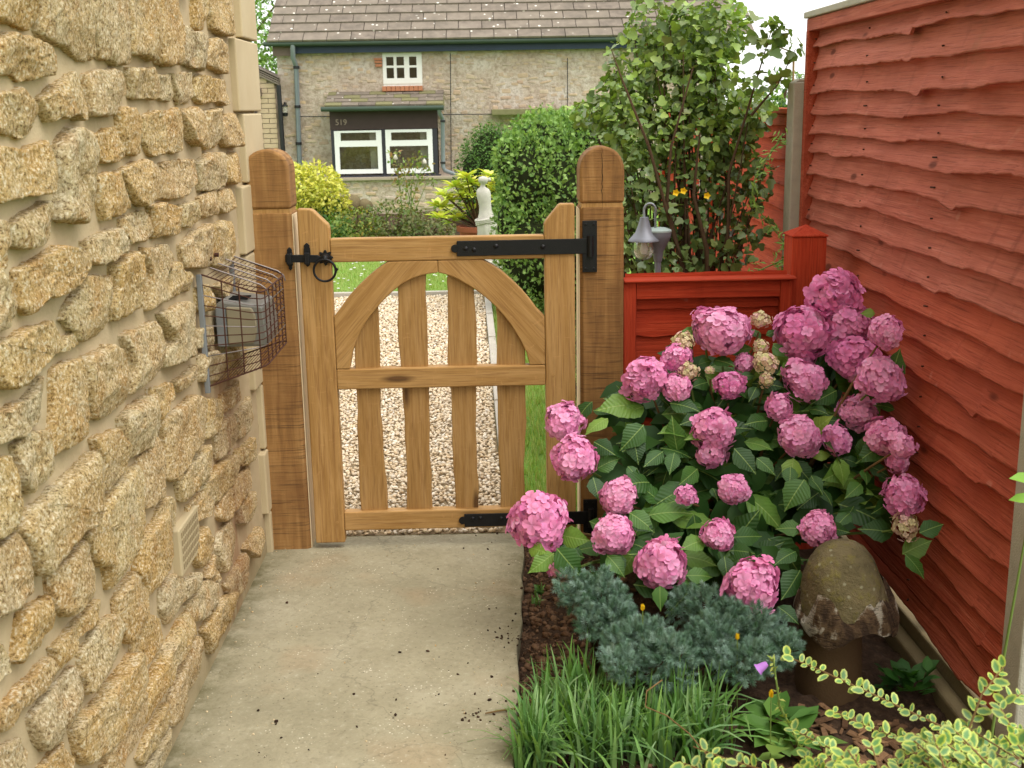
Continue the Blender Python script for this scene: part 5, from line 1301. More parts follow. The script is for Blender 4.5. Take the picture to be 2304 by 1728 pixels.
# climber by the red post
T1 = thing('climber', (1.08, 4.35, 0), 'thin climbing vine with fine divided leaves by the red post', 'climber')
vp = [[(1762,300),(1745,330),(1722,360),(1700,395),(1692,440),(1712,480),(1745,520),(1775,560)], [(1790,570),(1750,590),(1700,612),(1660,625)], [(1785,540),(1780,580),(1770,620)], [(1775,600),(1778,640)]]
P = [[tp(a, b, 4.36) for a, b in q_] for q_ in vp]
tubes(P, .0035, .002).build('stems', 'green_stem', T1, smooth=60)
pts = []
for q_ in P:
    for a, b in zip(q_, q_[1:]):
        for u in (0.1,.6): pts.append(np.array(a)*(1-u)+np.array(b)*u)
pts += [np.array(tp(1775+random.gauss(0,9), 590+random.gauss(0,22), 4.34+random.gauss(0,.03))) for _ in range(16)]
out = []
for c in pts:
    n = 9; d = np.concatenate([unit(n)*.5+np.array([random.gauss(0,.8), random.gauss(-.2,.4), random.gauss(.1,.5)])]); nr = np.tile([[0,-.5,.8]], (n,1))+unit(n)*.4
    out.append(scatter(LEAF_LN[0], LEAF_LN[1], c+rng.normal(0,.012,(n,3)), frames(nr, d), rng.uniform(.018,.036,n), pal(n, s(120,158,66), s(150,180,90), s(96,132,60))))
V, F, Cc = join(out); npmesh('foliage', V, F, 'foliage', T1, Cc)

# ------------------------------------------------------------------ solar lantern on a stake
LY = 4.5; L = thing('solar_lantern', tp(1482, 700, LY), 'grey solar garden lantern with hanging glass behind the low panel', 'lantern')
sx, _, sz = tp(1481, 530, LY)
MB().tube([(sx, LY, .0), (sx, LY, sz-.05)], .0125, 12).build('stake', 'lamp_metal', L, smooth=40)
MB().lathe([(.014,-.10),(.018,-.085),(.020,-.062),(.034,-.035),(.046,-.012),(.050,.006),(.050,.014)], (sx, LY, sz), 24).build('solar_housing', 'lamp_metal', L, smooth=50)
MB().lathe([(.051,.0145),(.051,.021),(.03,.030),(0,.032)], (sx, LY, sz), 24).build('solar_cap', 'lamp_cap_pale', L, smooth=30)
lx, _, lz = tp(1449, 541, LY-.02); tx, _, tz = tp(1449, 490, LY-.02)
ax = (sx-.012); arc = [(ax, LY-.01, sz+.02), (ax-.002, LY-.01, tz+.02)] + [((ax+lx)/2+(ax-lx)/2*math.cos(a*math.pi/10), LY-.012, tz+.025+.028*math.sin(a*math.pi/10)) for a in range(11)] + [(lx, LY-.02, tz-.005)]
MB().tube(arc, .0045, 8).build('crook', 'galvanised', L, smooth=60)
MB().lathe([(.0,tz-lz+.004),(.016,tz-lz+.002),(.018,tz-lz-.01),(.024,.055),(.034,.03),(.05,.012),(.060,.002),(.060,-.002),(.05,.004),(0,.02)], (lx, LY-.02, lz), 24).build('shade', 'lamp_metal', L, smooth=50)
MB().lathe([(.036,.002),(.039,-.02),(.038,-.045),(.030,-.063),(.015,-.074),(0,-.077)], (lx, LY-.02, lz), 24, fn=lambda q_, z_: 1+.02*math.sin(12*q_)).build('jar', 'lamp_glass', L, smooth=60)
MB().lathe([(.010,.0),(.012,-.02),(.016,-.035),(.010,-.05),(0,-.053)], (lx, LY-.02, lz), 12).build('bulb', 'upvc', L, smooth=60)

# ------------------------------------------------------------------ hydrangea
def hyY(px, py):
    y = np.interp(py, [640, 760, 900, 1050, 1200, 1330], [3.86, 3.78, 3.62, 3.42, 3.20, 3.02])
    y -= .10*max(0, 1-abs(px-1700)/500)
    for _ in range(40):
        if atY(px, py, y).x > 1.19: y -= .02
    return float(y)
hyd = thing('hydrangea', (.80, 3.66, -.02), 'large pink mophead hydrangea between the low red panel and the tall fence', 'hydrangea')
A1 = lambda a, b: (1340+a/2.765, 560+b/2.765)
A2 = lambda a, b: (1100+a/3.687, 1000+b/3.687)
A3 = lambda a, b: (1600+a/3.142, 1050+b/3.142)
A4 = lambda a, b: (1280+a/4.148, 900+b/4.148)
heads = [(*A1(1485,300),58),(*A1(790,510),60),(*A1(672,425),27),(*A1(1285,530),60),(*A1(1555,455),54),(*A1(1810,520),36),(*A1(1610,690),55),(*A1(1775,805),54),(*A1(315,815),51),
 (*A1(510,675),35),(*A1(505,865),34),(*A1(835,850),34),(*A1(1300,820),46),(*A1(1140,985),30),(*A1(735,1120),47),(*A1(1270,1165),46),(*A1(1630,1020),42),(*A1(1505,1185),33),(*A1(1800,1170),42),
 (*A1(1905,1225),30),(*A1(720,1270),32),(*A1(860,1495),36),(*A1(565,1535),25),(*A1(140,1540),42),(*A1(1920,1540),44),(*A1(1880,1320),27),(*A1(925,720),24),(*A1(1275,700),30),
 (1270,948,43),(1293,1030,50),(*A2(415,645),64),(*A2(1030,750),45),(*A2(1430,990),56),(*A2(1905,750),34),(*A3(285,845),62),(*A3(755,440),37),(*A2(560,1030),20)]
green = [(*A1(1030,440),22),(*A1(545,580),25),(*A1(1030,610),17),(*A1(580,765),23),(*A1(1055,712),31),(*A1(1060,815),18),(*A3(1375,420),31),(*A1(710,755),11)]
def floret_head(seed, n=86, young=False):
    r_ = np.random.default_rng(seed); global rng; keep = rng; rng = r_
    i = np.arange(n)+.5; ph = np.arccos(1-1.72*i/n); th = i*2.39996
    d = np.stack([np.cos(th)*np.sin(ph), np.sin(th)*np.sin(ph), np.cos(ph)], 1)+r_.normal(0,.055,(n,3)); d /= np.linalg.norm(d, axis=1, keepdims=True)
    rad_ = r_.uniform(.76, 1.06, n)*(1+.07*np.sin(3*th+seed)+.05*np.sin(2*ph*2+seed))
    # petal: cupped, broad, slightly pointed
    pet = np.array([(0,0,0),(-.24,.20,.05),(.24,.20,.05),(-.27,.44,.045),(.27,.44,.045),(-.12,.60,.0),(.12,.60,.0),(0,.34,-.02)])
    pf = np.array([(0,2,7),(0,7,1),(1,7,3),(2,4,7),(3,7,5),(4,6,7),(5,7,6)])
    bv, bf = [], []
    for k in range(4):
        a = k*math.pi/2; R = np.array([(math.cos(a),-math.sin(a),0),(math.sin(a),math.cos(a),0),(0,0,1)])
        bv.append(pet @ R.T+np.array([0,0,.012*(k % 2)])); bf.append(pf+8*k)
    bv = np.concatenate(bv); bf = np.concatenate(bf)
    if young: base = pal(n, s(206,218,130), s(234,232,172), s(244,186,200), s(240,210,176)); sz = r_.uniform(.32,.50,n)
    else: base = pal(n, s(244,138,200), s(250,162,212), s(234,112,182), s(252,196,228), s(246,138,184), s(230,140,190)); sz = r_.uniform(.38,.62,n)*(1 if n > 60 else 1.25)
    nr = d+r_.normal(0,.38,(n,3)); tg = np.cross(d, r_.normal(size=(n,3)))
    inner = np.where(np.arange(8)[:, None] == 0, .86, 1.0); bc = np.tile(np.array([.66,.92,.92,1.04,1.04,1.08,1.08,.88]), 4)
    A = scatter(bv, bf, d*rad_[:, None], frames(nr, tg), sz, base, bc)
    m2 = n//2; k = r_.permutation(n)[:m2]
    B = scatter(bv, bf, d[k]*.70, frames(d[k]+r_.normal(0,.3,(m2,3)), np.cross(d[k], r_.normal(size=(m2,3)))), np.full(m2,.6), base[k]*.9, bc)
    rng = keep; V, F, Cc = join([A, B])
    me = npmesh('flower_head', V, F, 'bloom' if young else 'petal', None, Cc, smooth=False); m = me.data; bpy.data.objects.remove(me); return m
HM = [floret_head(i, 100+8*i) for i in range(8)]; HS = [floret_head(20+i, 48) for i in range(4)]; YM = [floret_head(40+i, 46, True) for i in range(3)]
hub = Vector((.80, 3.70, -.03)); stems = []
def place_head(px, py, r, mesh, dy=0.0):
    y = hyY(px, py)-.02+dy; p = atY(px, py, y); rr = r*.99/FPX*(p-C0).length
    d = (p-Vector((.78, 3.75, .35))).normalized()*.75+Vector((0,-.25,.55)); d.normalize()
    M_ = Matrix.Translation(p) @ d.to_track_quat('Z', 'Y').to_matrix().to_4x4() @ Matrix.Rotation(random.uniform(0,6.28), 4, 'Z') @ Matrix.Diagonal((rr, rr*random.uniform(.86,1.10), rr*random.uniform(.80,1.0), 1))
    link('flower_head', mesh, hyd, M_); stems.append((p-d*rr*.5, d))
for i, (px, py, r) in enumerate(heads): place_head(px, py, r, HM[i % 8] if r > 33 else HS[i % 4], .06 if i in (25,26,27,36,20) else 0)
for i, (px, py, r) in enumerate(green): place_head(px, py, r, YM[i % 3], -.01)
for p, d in stems:
    b = hub+Vector((random.gauss(0,.09), random.gauss(0,.05), 0)); m1 = b.lerp(p, .5)+Vector((random.gauss(0,.03), random.gauss(0,.03)+.05, .10)); e = p-d*.03
    pts = [tuple(b*(1-u)**3+m1*3*u*(1-u)**2+(p-d*.14)*3*u*u*(1-u)+e*u**3) for u in [k/8 for k in range(9)]]
    MB().tube(pts, [.0075-.0045*k/8 for k in range(9)], 6, cap=False).build('stem', 'green_stem' if random.random() < .6 else 'twig', hyd, smooth=60)
# big serrated leaves
def leaf_mesh(seed):
    r_ = random.Random(seed); n = 9; V = []; cols_ = []
    wv = [0,.17,.27,.315,.31,.275,.215,.135,.055,0]; cu_ = r_.uniform(.05,.20); fo_ = r_.uniform(.10,.30); tw = r_.uniform(-.15,.15)
    for i in range(n+1):
        t_ = i/n; z0 = .10*math.sin(t_*2.2)-cu_*t_*t_*1.6
        for j, sx in enumerate((-1,-.5,0,.5,1)):
            w_ = wv[i]*(1+(.06 if i % 2 else -.05) if abs(sx) == 1 and 0 < i < n else 1)
            x = sx*w_; V.append((x, t_+(.02 if abs(sx) == 1 else 0), z0+abs(x)*fo_*1.2-(x*x)*1.0+tw*x*t_+(.012*(1 if i % 2 else -1)*abs(sx))))
    F = [(i*5+j, i*5+j+1, (i+1)*5+j+1, (i+1)*5+j) for i in range(n) for j in range(4)]
    ob = npmesh('leaf', V, F, 'hydrangea_leaf'); m = ob.data; bpy.data.objects.remove(ob); return m
LM = [leaf_mesh(i) for i in range(6)]
def put_leaf(p0, p1, nrm, wf=1.0):
    ln = (p1-p0).length; d = (p1-p0)/ln; sd_ = d.cross(nrm).normalized(); n2 = sd_.cross(d)
    M_ = Matrix(((sd_.x*ln*wf, d.x*ln, n2.x*ln, p0.x), (sd_.y*ln*wf, d.y*ln, n2.y*ln, p0.y), (sd_.z*ln*wf, d.z*ln, n2.z*ln, p0.z), (0,0,0,1)))
    o = bpy.data.objects.new('leaf', random.choice(LM)); col.objects.link(o); o.parent = hyd
    M_.translation = p0-origin(hyd); o.matrix_local = M_
T4 = '365,170,150,320 640,55,280,60 700,230,490,460 600,330,650,600 1015,490,960,150 880,480,700,620 985,490,940,695 1250,160,1055,215 225,720,280,940 250,650,470,530 230,390,430,510 560,1050,800,1210 1540,450,1745,690 1200,640,1030,790 1340,820,1390,940 1530,1280,1815,1270 1265,1310,1050,1380 1490,1410,1740,1410 1450,1460,1480,1659 450,1440,470,1659 1090,1640,1350,1640'
T2 = '560,860,770,1110 590,750,830,800 540,900,340,1060 1160,590,1370,710 1060,900,1100,1100 1420,1170,1420,1370 1990,880,2200,900 1780,790,1600,860 870,200,1080,100 1170,820,1310,860 330,850,480,900 980,920,1130,1090 1150,180,1250,300'
T1_ = '260,970,50,930 300,980,140,1050 670,1045,540,1080 860,1240,1000,1390 1070,1070,930,1090 1190,900,1360,930 1270,740,1130,780 1400,1070,1530,1070 1230,1300,1205,1475 1310,1440,1180,1615 1340,1410,1410,1530 1350,1300,1470,1270 1580,1350,1420,1440 1660,1330,1800,1300 1650,1300,1690,1150 1640,1340,1530,1300 1670,1370,1690,1465 1700,1350,1830,1410 1880,1250,1980,1270 960,500,1030,560 1060,540,1130,510 640,720,730,690 730,690,870,730 900,800,1000,780 700,830,600,860 740,960,830,940 460,960,650,1010 180,900,130,850 840,880,760,980 1000,860,960,940 1500,880,1350,960 1550,640,1450,600 1740,400,1650,400 1100,600,1200,680 600,480,560,620 870,640,980,610 1330,1000,1440,1010 1860,1000,1740,960 1000,1300,1120,1400 1500,1300,1560,1470'
T3 = '640,440,460,430 820,430,970,460 1290,470,1050,430 1470,470,1650,400 1350,620,1560,520 1370,620,1510,790 740,640,680,780 630,730,500,940 600,600,450,680 470,990,620,1100 560,0,555,140 660,90,520,300 700,80,790,190 780,160,855,270 1250,250,1150,330 1060,120,960,210 1180,60,1300,130 980,330,880,420'
V_cam = Vector((0,-1,.35))
for T_, A_ in ((T4,A4),(T2,A2),(T1_,A1),(T3,A3)):
    for w_ in T_.split():
        a, b, c, d = map(float, w_.split(',')); q0, q1 = A_(a, b), A_(c, d)
        y = hyY((q0[0]+q1[0])/2, (q0[1]+q1[1])/2)+random.uniform(-.01,.05)
        dwn = q1[1] > q0[1]
        p0 = atY(*q0, y+.015); p1 = atY(*q1, y-(.03 if dwn else -.02))
        put_leaf(p0, p1, (V_cam+Vector((random.gauss(0,.3), random.gauss(0,.2), random.gauss(.45,.3)))).normalized(), random.uniform(.95,1.15))
RG = [((1420,800),(2010,1320),205),((1260,860),(1500,1300),34),((1480,740),(1900,1000),70)]
cnt = 0
for (x0, y0), (x1, y1), k in RG:
    for _ in range(k):
        px, py = random.uniform(x0, x1), random.uniform(y0, y1)
        if py > 1150 and px > 1750: continue
        if px < 1450 and 960 < py < 1100: continue
        y = hyY(px, py)+random.uniform(.04,.28); p0 = atY(px, py, y)
        if p0.z < .05 or p0.x > 1.22 or (y > 4.0): continue
        ln = random.uniform(.09,.155); a = random.uniform(0, 6.28)
        d = Vector((math.cos(a), random.uniform(-.6,.1), math.sin(a)*.7-.25)).normalized(); p1 = p0+d*ln
        if p1.x > 1.24 or p1.z < .02: continue
        if cnt < 198: put_leaf(p0, p1, (V_cam*.6+Vector((random.gauss(0,.5), 0, .8))).normalized()); cnt += 1

# the shaded foliage inside the bush, one mass
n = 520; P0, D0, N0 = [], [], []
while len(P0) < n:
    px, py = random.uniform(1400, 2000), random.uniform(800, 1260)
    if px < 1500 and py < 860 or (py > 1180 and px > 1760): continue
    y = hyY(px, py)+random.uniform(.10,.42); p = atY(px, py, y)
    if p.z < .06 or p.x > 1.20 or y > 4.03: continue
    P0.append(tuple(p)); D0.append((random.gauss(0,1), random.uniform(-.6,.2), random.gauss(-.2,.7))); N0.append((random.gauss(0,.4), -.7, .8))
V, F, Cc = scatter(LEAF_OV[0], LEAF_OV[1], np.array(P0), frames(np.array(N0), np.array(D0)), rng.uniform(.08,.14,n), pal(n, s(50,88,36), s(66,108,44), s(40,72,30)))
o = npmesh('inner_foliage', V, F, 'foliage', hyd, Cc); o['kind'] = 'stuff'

# ------------------------------------------------------------------ blue junipers
def juniper(label, lobes):
    """lobes: (px,py,depth,rx,rz)"""
    c0 = atY(lobes[0][0], lobes[0][1], lobes[0][2])
    t = thing('blue_juniper', (c0.x, c0.y+.05, -.02), label, 'juniper', 'prostrate blue junipers')
    # a sprig: short stem bristling with needles
    r_ = np.random.default_rng(3); nb, nf, nc = [], [], []; k = 0
    for i in range(34):
        u = i/33; a = i*2.4; ln = .42*(1-.25*u); base = np.array([0,u*.55,0]); el = .35+.75*u; dd = np.array([math.cos(a)*math.cos(el), math.sin(el), math.sin(a)*math.cos(el)])
        sd_ = np.cross(dd, [.3,.2,1]); sd_ /= np.linalg.norm(sd_)
        nb += [base-sd_*.030, base+sd_*.030, base+dd*ln]; nf.append((k,k+1,k+2)); nc += [.6,.6,1.2]; k += 3
    ells = [((lambda p: (p.x, p.y, p.z))(atY(a, b, y)), (rx, rx*.9, rz)) for a, b, y, rx, rz in lobes]
    n = int(190*sum(e[1][0] for e in ells)/.1)
    p, d = ell_points(ells, n, .8); kk = (p[:,2] > -.03); p, d = p[kk], d[kk]; n = len(p)
    dr = d*.7+np.array([0,-.1,.45])+unit(n)*.45; nr = unit(n)
    V, F, Cc = scatter(np.array(nb), np.array(nf), p, frames(nr, dr), rng.uniform(.024,.040,n), pal(n, s(110,146,122), s(150,178,166), s(96,136,98), s(72,108,74), s(176,200,190)), np.array(nc))
    npmesh('foliage', V, F, 'needles', t, Cc, smooth=False)
    tg = [tuple(q_) for q_ in ell_points(ells, 26, .2)[0]]
    branchy([(c0.x, c0.y+.05, -.02)], tg, .006, .002, wob=.02).build('branches', 'bark', t, smooth=60)
rj = random.Random(4)
def lob(L): return [(a+rj.gauss(0,14), b+rj.gauss(0,10), y+rj.gauss(0,.02), r*rj.uniform(.45,.75), z*rj.uniform(.6,.95)) for a, b, y, r, z in L for _ in range(3)]
juniper('blue green juniper mound nearest the path, below the hydrangea', lob([(1355,1340,2.98,.095,.075),(1310,1330,3.0,.06,.06),(1400,1390,2.92,.07,.06),(1340,1400,2.92,.06,.05)]))
juniper('blue green juniper mound in front, behind the grass tuft', lob([(1440,1440,2.80,.10,.07),(1500,1480,2.74,.09,.06),(1395,1490,2.72,.07,.05),(1560,1450,2.80,.07,.06)]))
juniper('blue green juniper mound beside the wooden mushroom', lob([(1640,1400,2.86,.10,.08),(1570,1365,2.92,.07,.06),(1720,1420,2.84,.08,.065),(1760,1460,2.78,.06,.05),(1680,1490,2.74,.09,.055),(1600,1430,2.83,.07,.05)]))

# ------------------------------------------------------------------ carved wooden mushroom
mc = Vector(atY(1897, 1318, 2.93)); ms = thing('wooden_mushroom', (mc.x-.01, 2.93, -.09), 'carved wooden mushroom ornament with bark rimmed cap', 'ornament')
tilt = Matrix.Translation(mc) @ Matrix.Rotation(rad(-7), 4, 'Y') @ Matrix.Diagonal((.93, .93, .93, 1))
def cap_fn(q_, z_): return 1+.07*fbm(math.cos(q_)*1.4, math.sin(q_)*1.4, z_*9)+.03*fbm(math.cos(q_)*5, math.sin(q_)*5, z_*40)
def xf(mb, M_): mb.v = [tuple(M_ @ Vector(v)) for v in mb.v]; return mb
prof = [(.124,-.060),(.120,-.03),(.115,.0),(.107,.04),(.095,.075),(.076,.105),(.053,.124),(.029,.134),(.010,.138),(0,.1385)]
xf(MB().lathe(prof, (0,0,0), 40, fn=cap_fn), tilt).build('cap', 'cap_wood', ms, smooth=60)
def rim_fn(q_, z_): return 1+.07*fbm(math.cos(q_)*1.6, math.sin(q_)*1.6, 7)+.05*fbm(math.cos(q_)*5, math.sin(q_)*5, z_*14+3)
rb = MB(); N_ = 72
def zt_(q_): return -.024+.044*math.sin(5*q_+.6)*(.7+.5*math.sin(q_*2))+.012*fbm(math.cos(q_)*6, math.sin(q_)*6, 1)
V = []
for k, (rr, dz) in enumerate(((.119,0),(.129,-.012),(.138,-.035),(.145,-.06),(.146,-.085),(.122,-.088))):
    for j in range(N_):
        q_ = 2*math.pi*j/N_; low = -.108+.022*math.sin(4*q_+1)+.012*fbm(math.cos(q_)*5, math.sin(q_)*5, 2); u = [0,.15,.4,.7,1,1][k]
        r2 = rr*rim_fn(q_, dz); V.append((r2*math.cos(q_), r2*math.sin(q_), zt_(q_)*(1-u)+low*u))
rb.add(V, [(k*N_+(j+1) % N_, k*N_+j, (k+1)*N_+j, (k+1)*N_+(j+1) % N_) for k in range(5) for j in range(N_)])
xf(rb, tilt).build('bark_rim', 'silver_bark', ms, smooth=50)
xf(MB().lathe([(.120,-.085),(.05,-.075),(0,-.072)], (0,0,0), 32), tilt).build('underside', 'stump_wood', ms, smooth=40)
MB().lathe([(.095,-.10),(.090,-.02),(.080,mc.z-.06)], (mc.x-.02, 2.96, 0), 24, fn=lambda q_, z_: 1+.05*math.sin(3*q_+1)).build('stalk', 'stump_wood', ms, smooth=50)

# ------------------------------------------------------------------ strap leaved grass tufts at the path edge
def tuft(label, spots, n, ln, name='grass_tuft', cat='grass tuft'):
    c0 = onG(*spots[0][:2]); t = thing(name, (c0.x, c0.y, 0), label, cat, 'strap leaved tufts in the bed')
    V, F, Cc = [], [], []; k = 0; colr = pal(n, s(78,124,52), s(106,152,66), s(62,104,50), s(134,170,84), s(150,176,128), s(92,132,84))
    for i in range(n):
        sp_ = random.choice(spots); g = onG(sp_[0]+random.gauss(0, sp_[2]), sp_[1]+random.gauss(0, sp_[2]*.7)); a = random.uniform(0, 6.28); L_ = ln*random.uniform(.55,1.15)
        lean = random.choice((random.uniform(.05,.6), random.uniform(.4,1.25))); w_ = random.uniform(.0034,.0066); d = Vector((math.cos(a), math.sin(a), 0)); sd_ = Vector((-d.y, d.x, 0)); S_ = 5
        for j in range(S_+1):
            u = j/S_; p = Vector((g.x, g.y, bed_h(max(g.x, path_edge(g.y)+.02), g.y))) + d*(L_*lean*u**1.5*.75) + Vector((0,0,L_*(u-lean*.42*u*u*(1+.4*u))))
            ww = w_*(1-u**2.2)+.0003; V += [tuple(p-sd_*ww), tuple(p+sd_*ww+Vector((0,0,.0015)))]; Cc += [colr[i]*(.75+.4*u)]*2
        F += [(k+2*j, k+2*j+1, k+2*j+3, k+2*j+2) for j in range(S_)]; k += 2*(S_+1)
    npmesh('blades', V, F, 'foliage', t, np.array(Cc)); return t
tuft('green strap leaved tuft spilling onto the concrete path', [(1225,1665,28),(1260,1610,30),(1200,1715,18),(1190,1690,14)], 330, .20)
tuft('green strap leaved tuft in the middle below the junipers', [(1330,1620,38),(1400,1670,36),(1340,1700,34)], 380, .22)
tuft('green strap leaved tuft by the broad leaved plant', [(1520,1640,36),(1580,1690,36),(1480,1700,34)], 340, .21)
tuft('small weedy tuft at the path edge under the hydrangea', [(1205,1345,7),(1215,1320,5)], 34, .05)
dk = MB(); dk.tube([tuple(atY(a, b, y)) for a, b, y in ((1490,1530,2.45),(1455,1555,2.42),(1452,1590,2.40),(1500,1610,2.38),(1550,1650,2.32),(1600,1710,2.26))], .0016, 5)
tag(dk.build('dry_stalk', 'twig', smooth=60), 'bent dry straw coloured stalk lying over the grass tufts', 'stalk')
# small yellow buds among the tufts
for i, (px, py, y, lab) in enumerate([(1446,1375,2.78,'small yellow bud above the front juniper'), (1659,1440,2.72,'small yellow bud above the juniper beside the mushroom'), (1735,1570,2.5,'small yellow bud on the broad leaved plant')]):
    p = atY(px, py, y); t = thing('yellow_bud', (p.x, p.y, bed_h(p.x, p.y)), lab, 'flower', 'yellow buds in the bed')
    MB().tube([(p.x+.01, p.y+.02, bed_h(p.x, p.y)), (p.x+.004, p.y+.01, p.z*.5), tuple(p)], .0014, 5).build('stalk', 'green_stem', t, smooth=60)
    V, F, Cc = scatter(LEAF_OV[0], LEAF_OV[1], np.tile(np.array(p), (5,1)), frames(unit(5), np.array([[.2,0,1.],[-.2,.1,1],[0,-.3,1],[.1,.3,1],[-.1,-.1,1]])), np.full(5,.020), np.tile([s(232,190,30)[:3]], (5,1))); npmesh('petals', V, F, 'bloom', t, Cc)

# ------------------------------------------------------------------ broad leaved plants and a purple bell flower
def rosette(name, label, c, n, ln, cols_, leaf=LEAF_OV, rise=.5):
    t = thing(name, c, label, 'plant'); a = np.arange(n)*2.4; e_ = rng.uniform(.15, 1.1, n)*rise
    d = np.stack([np.cos(a)*np.cos(e_), np.sin(a)*np.cos(e_), np.sin(e_)], 1); nr = np.array([0,0,1.])-d*.3+unit(n)*.2
    V, F, Cc = scatter(leaf[0]*np.array([1.15,1,1]), leaf[1], np.array(c)+d*.02+np.array([0,0,.02])+rng.normal(0,.025,(n,3))*np.array([1,1,.6]), frames(nr, d), ln*rng.uniform(.6,1.15,n), pal(n, *cols_)); npmesh('leaves', V, F, 'foliage', t, Cc); return t
g = onG(1750, 1650, .02); rosette('broad_leaved_plant', 'low broad leaved green plant in front of the junipers', (g.x, g.y, .01), 26, .10, [s(84,126,54), s(110,150,66), s(66,104,46)])
g = onG(1800, 1720, .02); rosette('broad_leaved_plant', 'torn broad leaved plant beside the bark chips', (g.x-.02, g.y+.04, .01), 12, .085, [s(96,134,60), s(130,156,70), s(70,104,48)])
g = onG(2040, 1560, -.06); rosette('leafy_weed', 'dark leafy weed beside the concrete gravel board', (g.x, g.y, g.z), 40, .06, [s(50,96,34), s(70,120,46), s(40,76,30)], rise=1.0)
fp = atY(1722, 1500, 2.55); t = thing('bell_flower', (fp.x+.07, 2.53, 0), 'leafy spike with one purple bell flower by the junipers', 'flower')
sp_ = [(fp.x+.10,2.52,.0),(fp.x+.07,2.53,.08),(fp.x+.035,2.54,.15),(fp.x+.018,2.55,fp.z+.02)]
MB().tube(sp_, [.004,.0035,.003,.002], 6).build('stalk', 'green_stem', t, smooth=60)
n = 60; u = rng.random(n); pp = np.array([np.array(sp_[min(2,int(q_*3))])*(1-(q_*3) % 1)+np.array(sp_[min(3,int(q_*3)+1)])*((q_*3) % 1) for q_ in u])
V, F, Cc = scatter(LEAF_LN[0]*np.array([1.6,1,1]), LEAF_LN[1], pp, frames(unit(n), unit(n)+np.array([0,0,.4])), rng.uniform(.010,.022,n), pal(n, s(150,166,80), s(120,144,60), s(180,180,96))); npmesh('leaves', V, F, 'foliage', t, Cc)
bell = MB().lathe([(.006,.0),(.009,.008),(.011,.02),(.015,.027),(.013,.026),(.004,.004)], (0,0,0), 12); xf(bell, Matrix.Translation(fp+Vector((.004,0,.008))) @ Matrix.Rotation(rad(-125), 4, 'Y'))
flat('purple_petal', s(168,110,190), .6); bell.build('bell', 'purple_petal', t, smooth=60)
# bark chips
n = 150; P = np.array([(lambda g_: (g_.x, g_.y, bed_h(g_.x, g_.y)+.008))(onG(random.uniform(1760,2120), random.uniform(1600,1760))) for _ in range(n)])
bv = np.array([(-1,-.35,-.1),(1,-.3,-.1),(.9,.35,-.1),(-.95,.3,-.1),(-.9,-.3,.12),(.95,-.28,.1),(.85,.3,.14),(-.9,.28,.1)]); bf = np.array([(4,5,6),(4,6,7),(0,1,5),(0,5,4),(1,2,6),(1,6,5),(2,3,7),(2,7,6),(3,0,4),(3,4,7)])
V, F, Cc = scatter(bv, bf, P, frames(np.tile([[0,0,1.]], (n,1))+unit(n)*.35, unit(n)*np.array([1,1,.2])), rng.uniform(.010,.030,n), pal(n, s(112,84,60), s(84,60,42), s(146,112,80)))
tag(npmesh('bark_chips', V, F, 'bark_chip', cols=Cc, smooth=False), 'brown bark chippings between the shrub and the mushroom', 'bark chips', kind='stuff')

# ------------------------------------------------------------------ variegated shrub close to the viewer, bottom right
vs = thing('variegated_shrub', (.75, 1.75, -.05), 'yellow edged variegated shrub in the near right corner', 'shrub')
LV = np.array([(0,0,0),(-.20,.16,.02),(.20,.16,.02),(-.29,.48,.03),(.29,.48,.03),(-.21,.82,.02),(.21,.82,.02),(0,1,-.02),(-.10,.24,-.01),(.10,.24,-.01),(-.13,.5,-.015),(.13,.5,-.015),(0,.78,-.03)])
LVF = np.array([(0,9,8),(0,8,1),(0,2,9),(1,8,10),(1,10,3),(2,4,11),(2,11,9),(3,10,12),(3,12,5),(4,6,12),(4,12,11),(5,12,7),(6,7,12),(8,9,11),(8,11,10),(10,11,12)])
yel = np.array(s(206,214,110)[:3]); grn = np.array(s(92,136,76)[:3]); BC = np.array([yel]*3+[yel*.9,yel*1.05]+[yel]*3+[grn]*5)
paths = []
def twig_(pts): paths.append([tuple(atY(a, b, y)) for a, b, y in pts])
twig_([(2304,1790,1.50),(2150,1650,1.62),(1980,1570,1.72),(1850,1510,1.80),(1765,1475,1.86)])
twig_([(2200,1760,1.5),(2080,1680,1.6),(1960,1640,1.68),(1870,1600,1.74)])
twig_([(2230,1760,1.45),(2180,1640,1.5),(2210,1560,1.52),(2262,1495,1.55)])
twig_([(2304,1700,1.4),(2270,1630,1.45),(2250,1590,1.48),(2300,1560,1.5)])
twig_([(2000,1800,1.42),(1900,1700,1.52),(1780,1640,1.62),(1700,1600,1.66)][:3]+[(1880,1660,1.56)][:0])
twig_([(1900,1800,1.40),(1760,1745,1.48),(1640,1710,1.54),(1560,1680,1.58)])
twig_([(1700,1800,1.40),(1600,1740,1.46),(1530,1715,1.5)])
for i in range(54):
    px = random.uniform(1800, 2330); top_ = np.interp(px, [1600,1800,1950,2100,2200,2304], [1740,1705,1670,1645,1625,1590])+random.uniform(-10,90)
    y = random.uniform(1.3,1.62); dx = random.uniform(-120,60)
    sl = random.uniform(.25, 1.3)
    twig_([(px+230*sl, top_+210, y-.07), (px+120*sl, top_+95, y-.03), (px, top_, y+.03)])
tubes(paths, .0022, .0010).build('twigs', 'twig', vs, smooth=60)
pos, dr, nr = [], [], []
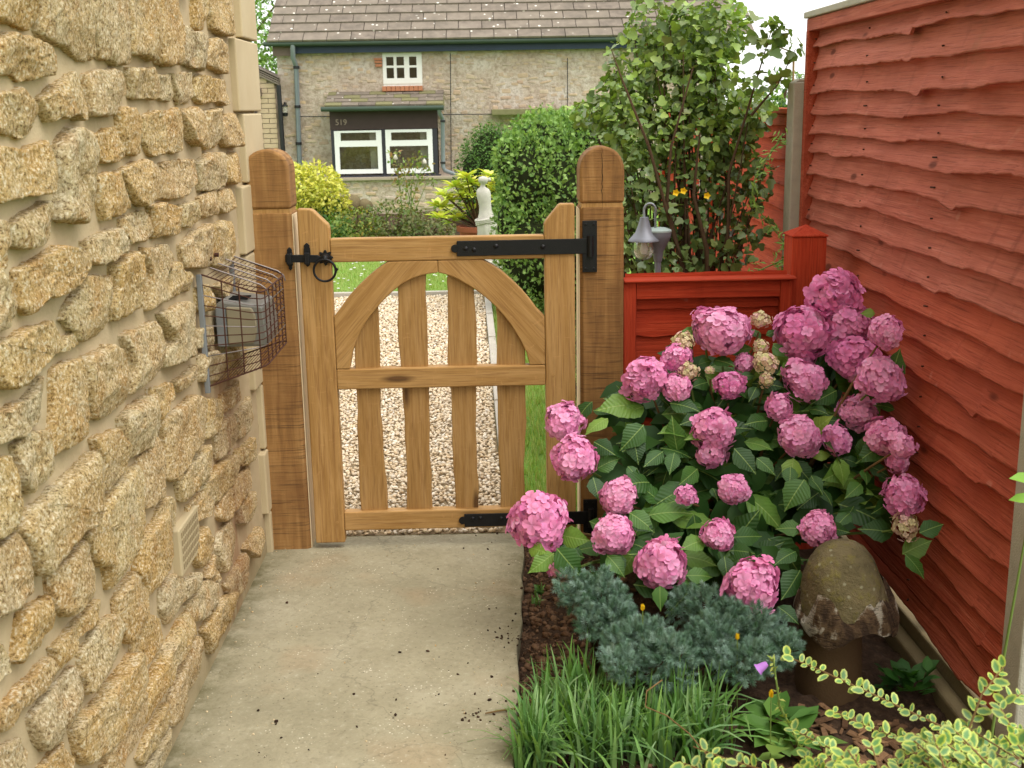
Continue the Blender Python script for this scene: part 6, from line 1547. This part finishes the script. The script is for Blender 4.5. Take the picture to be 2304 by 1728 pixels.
for p in paths:
    q_ = [Vector(v) for v in p]; seg = [(b-a).length for a, b in zip(q_, q_[1:])]; tot = sum(seg); k = int(tot/.0135)
    for i in range(k):
        d_ = tot*(i+.5)/k; j = 0
        while d_ > seg[j] and j < len(seg)-1: d_ -= seg[j]; j += 1
        ax_ = (q_[j+1]-q_[j]).normalized(); c = q_[j]+ax_*d_; sd_ = ax_.cross(Vector((0,-.5,1))).normalized()
        for sg in (-1, 1):
            if random.random() < .14: continue
            d2 = (sd_*sg+ax_*.55+Vector((random.gauss(0,.3), random.gauss(0,.35), .25+random.gauss(0,.35)))).normalized(); pos.append(c); dr.append(d2); nr.append(Vector((random.gauss(0,.4), -.6+random.gauss(0,.3), .8)).normalized())
n = len(pos); kx = rng.uniform(.62,1.12,n)
V, F, Cc = scatter(LV, LVF, np.array(pos), frames(np.array(nr), np.array(dr)), rng.uniform(.010,.025,n), np.stack([kx,kx,kx*rng.uniform(.7,1.1,n)],1), BC)
npmesh('foliage', V, F, 'variegated', vs, Cc)
tubes([[(.78+random.gauss(0,.05),1.75,-.05), (.7+random.gauss(0,.1),1.65,.3), tuple(Vector(p[0])+Vector((0,0,-.02))), p[0]] for p in paths[::3]], .006, .002).build('stems', 'bark', vs, smooth=60)
# two leaves of a plant reaching in at the right edge
e = thing('edge_plant', (1.02, 2.3, -.05), 'bright green leaves reaching in at the right edge before the fence', 'plant')
p0 = atY(2330, 1080, 2.25); p1 = atY(2275, 1060, 2.24)
V, F, Cc = scatter(LEAF_OV[0], LEAF_OV[1], np.array([p0, p0+Vector((0,0,-.04)), p0+Vector((.02,0,.04))]), frames(np.array([[0,-.6,.8]]*3), np.array([[-1,-.1,.2],[-1,0,.05],[-.3,0,1.]])), np.array([.055,.05,.05]), np.tile([s(126,170,60)[:3]], (3,1))); npmesh('leaves', V, F, 'foliage', e, Cc)
MB().tube([(1.06,2.3,-.05),(1.08,2.28,.4),tuple(p0)], [.004,.003,.002], 6).build('stem', 'green_stem', e, smooth=60)
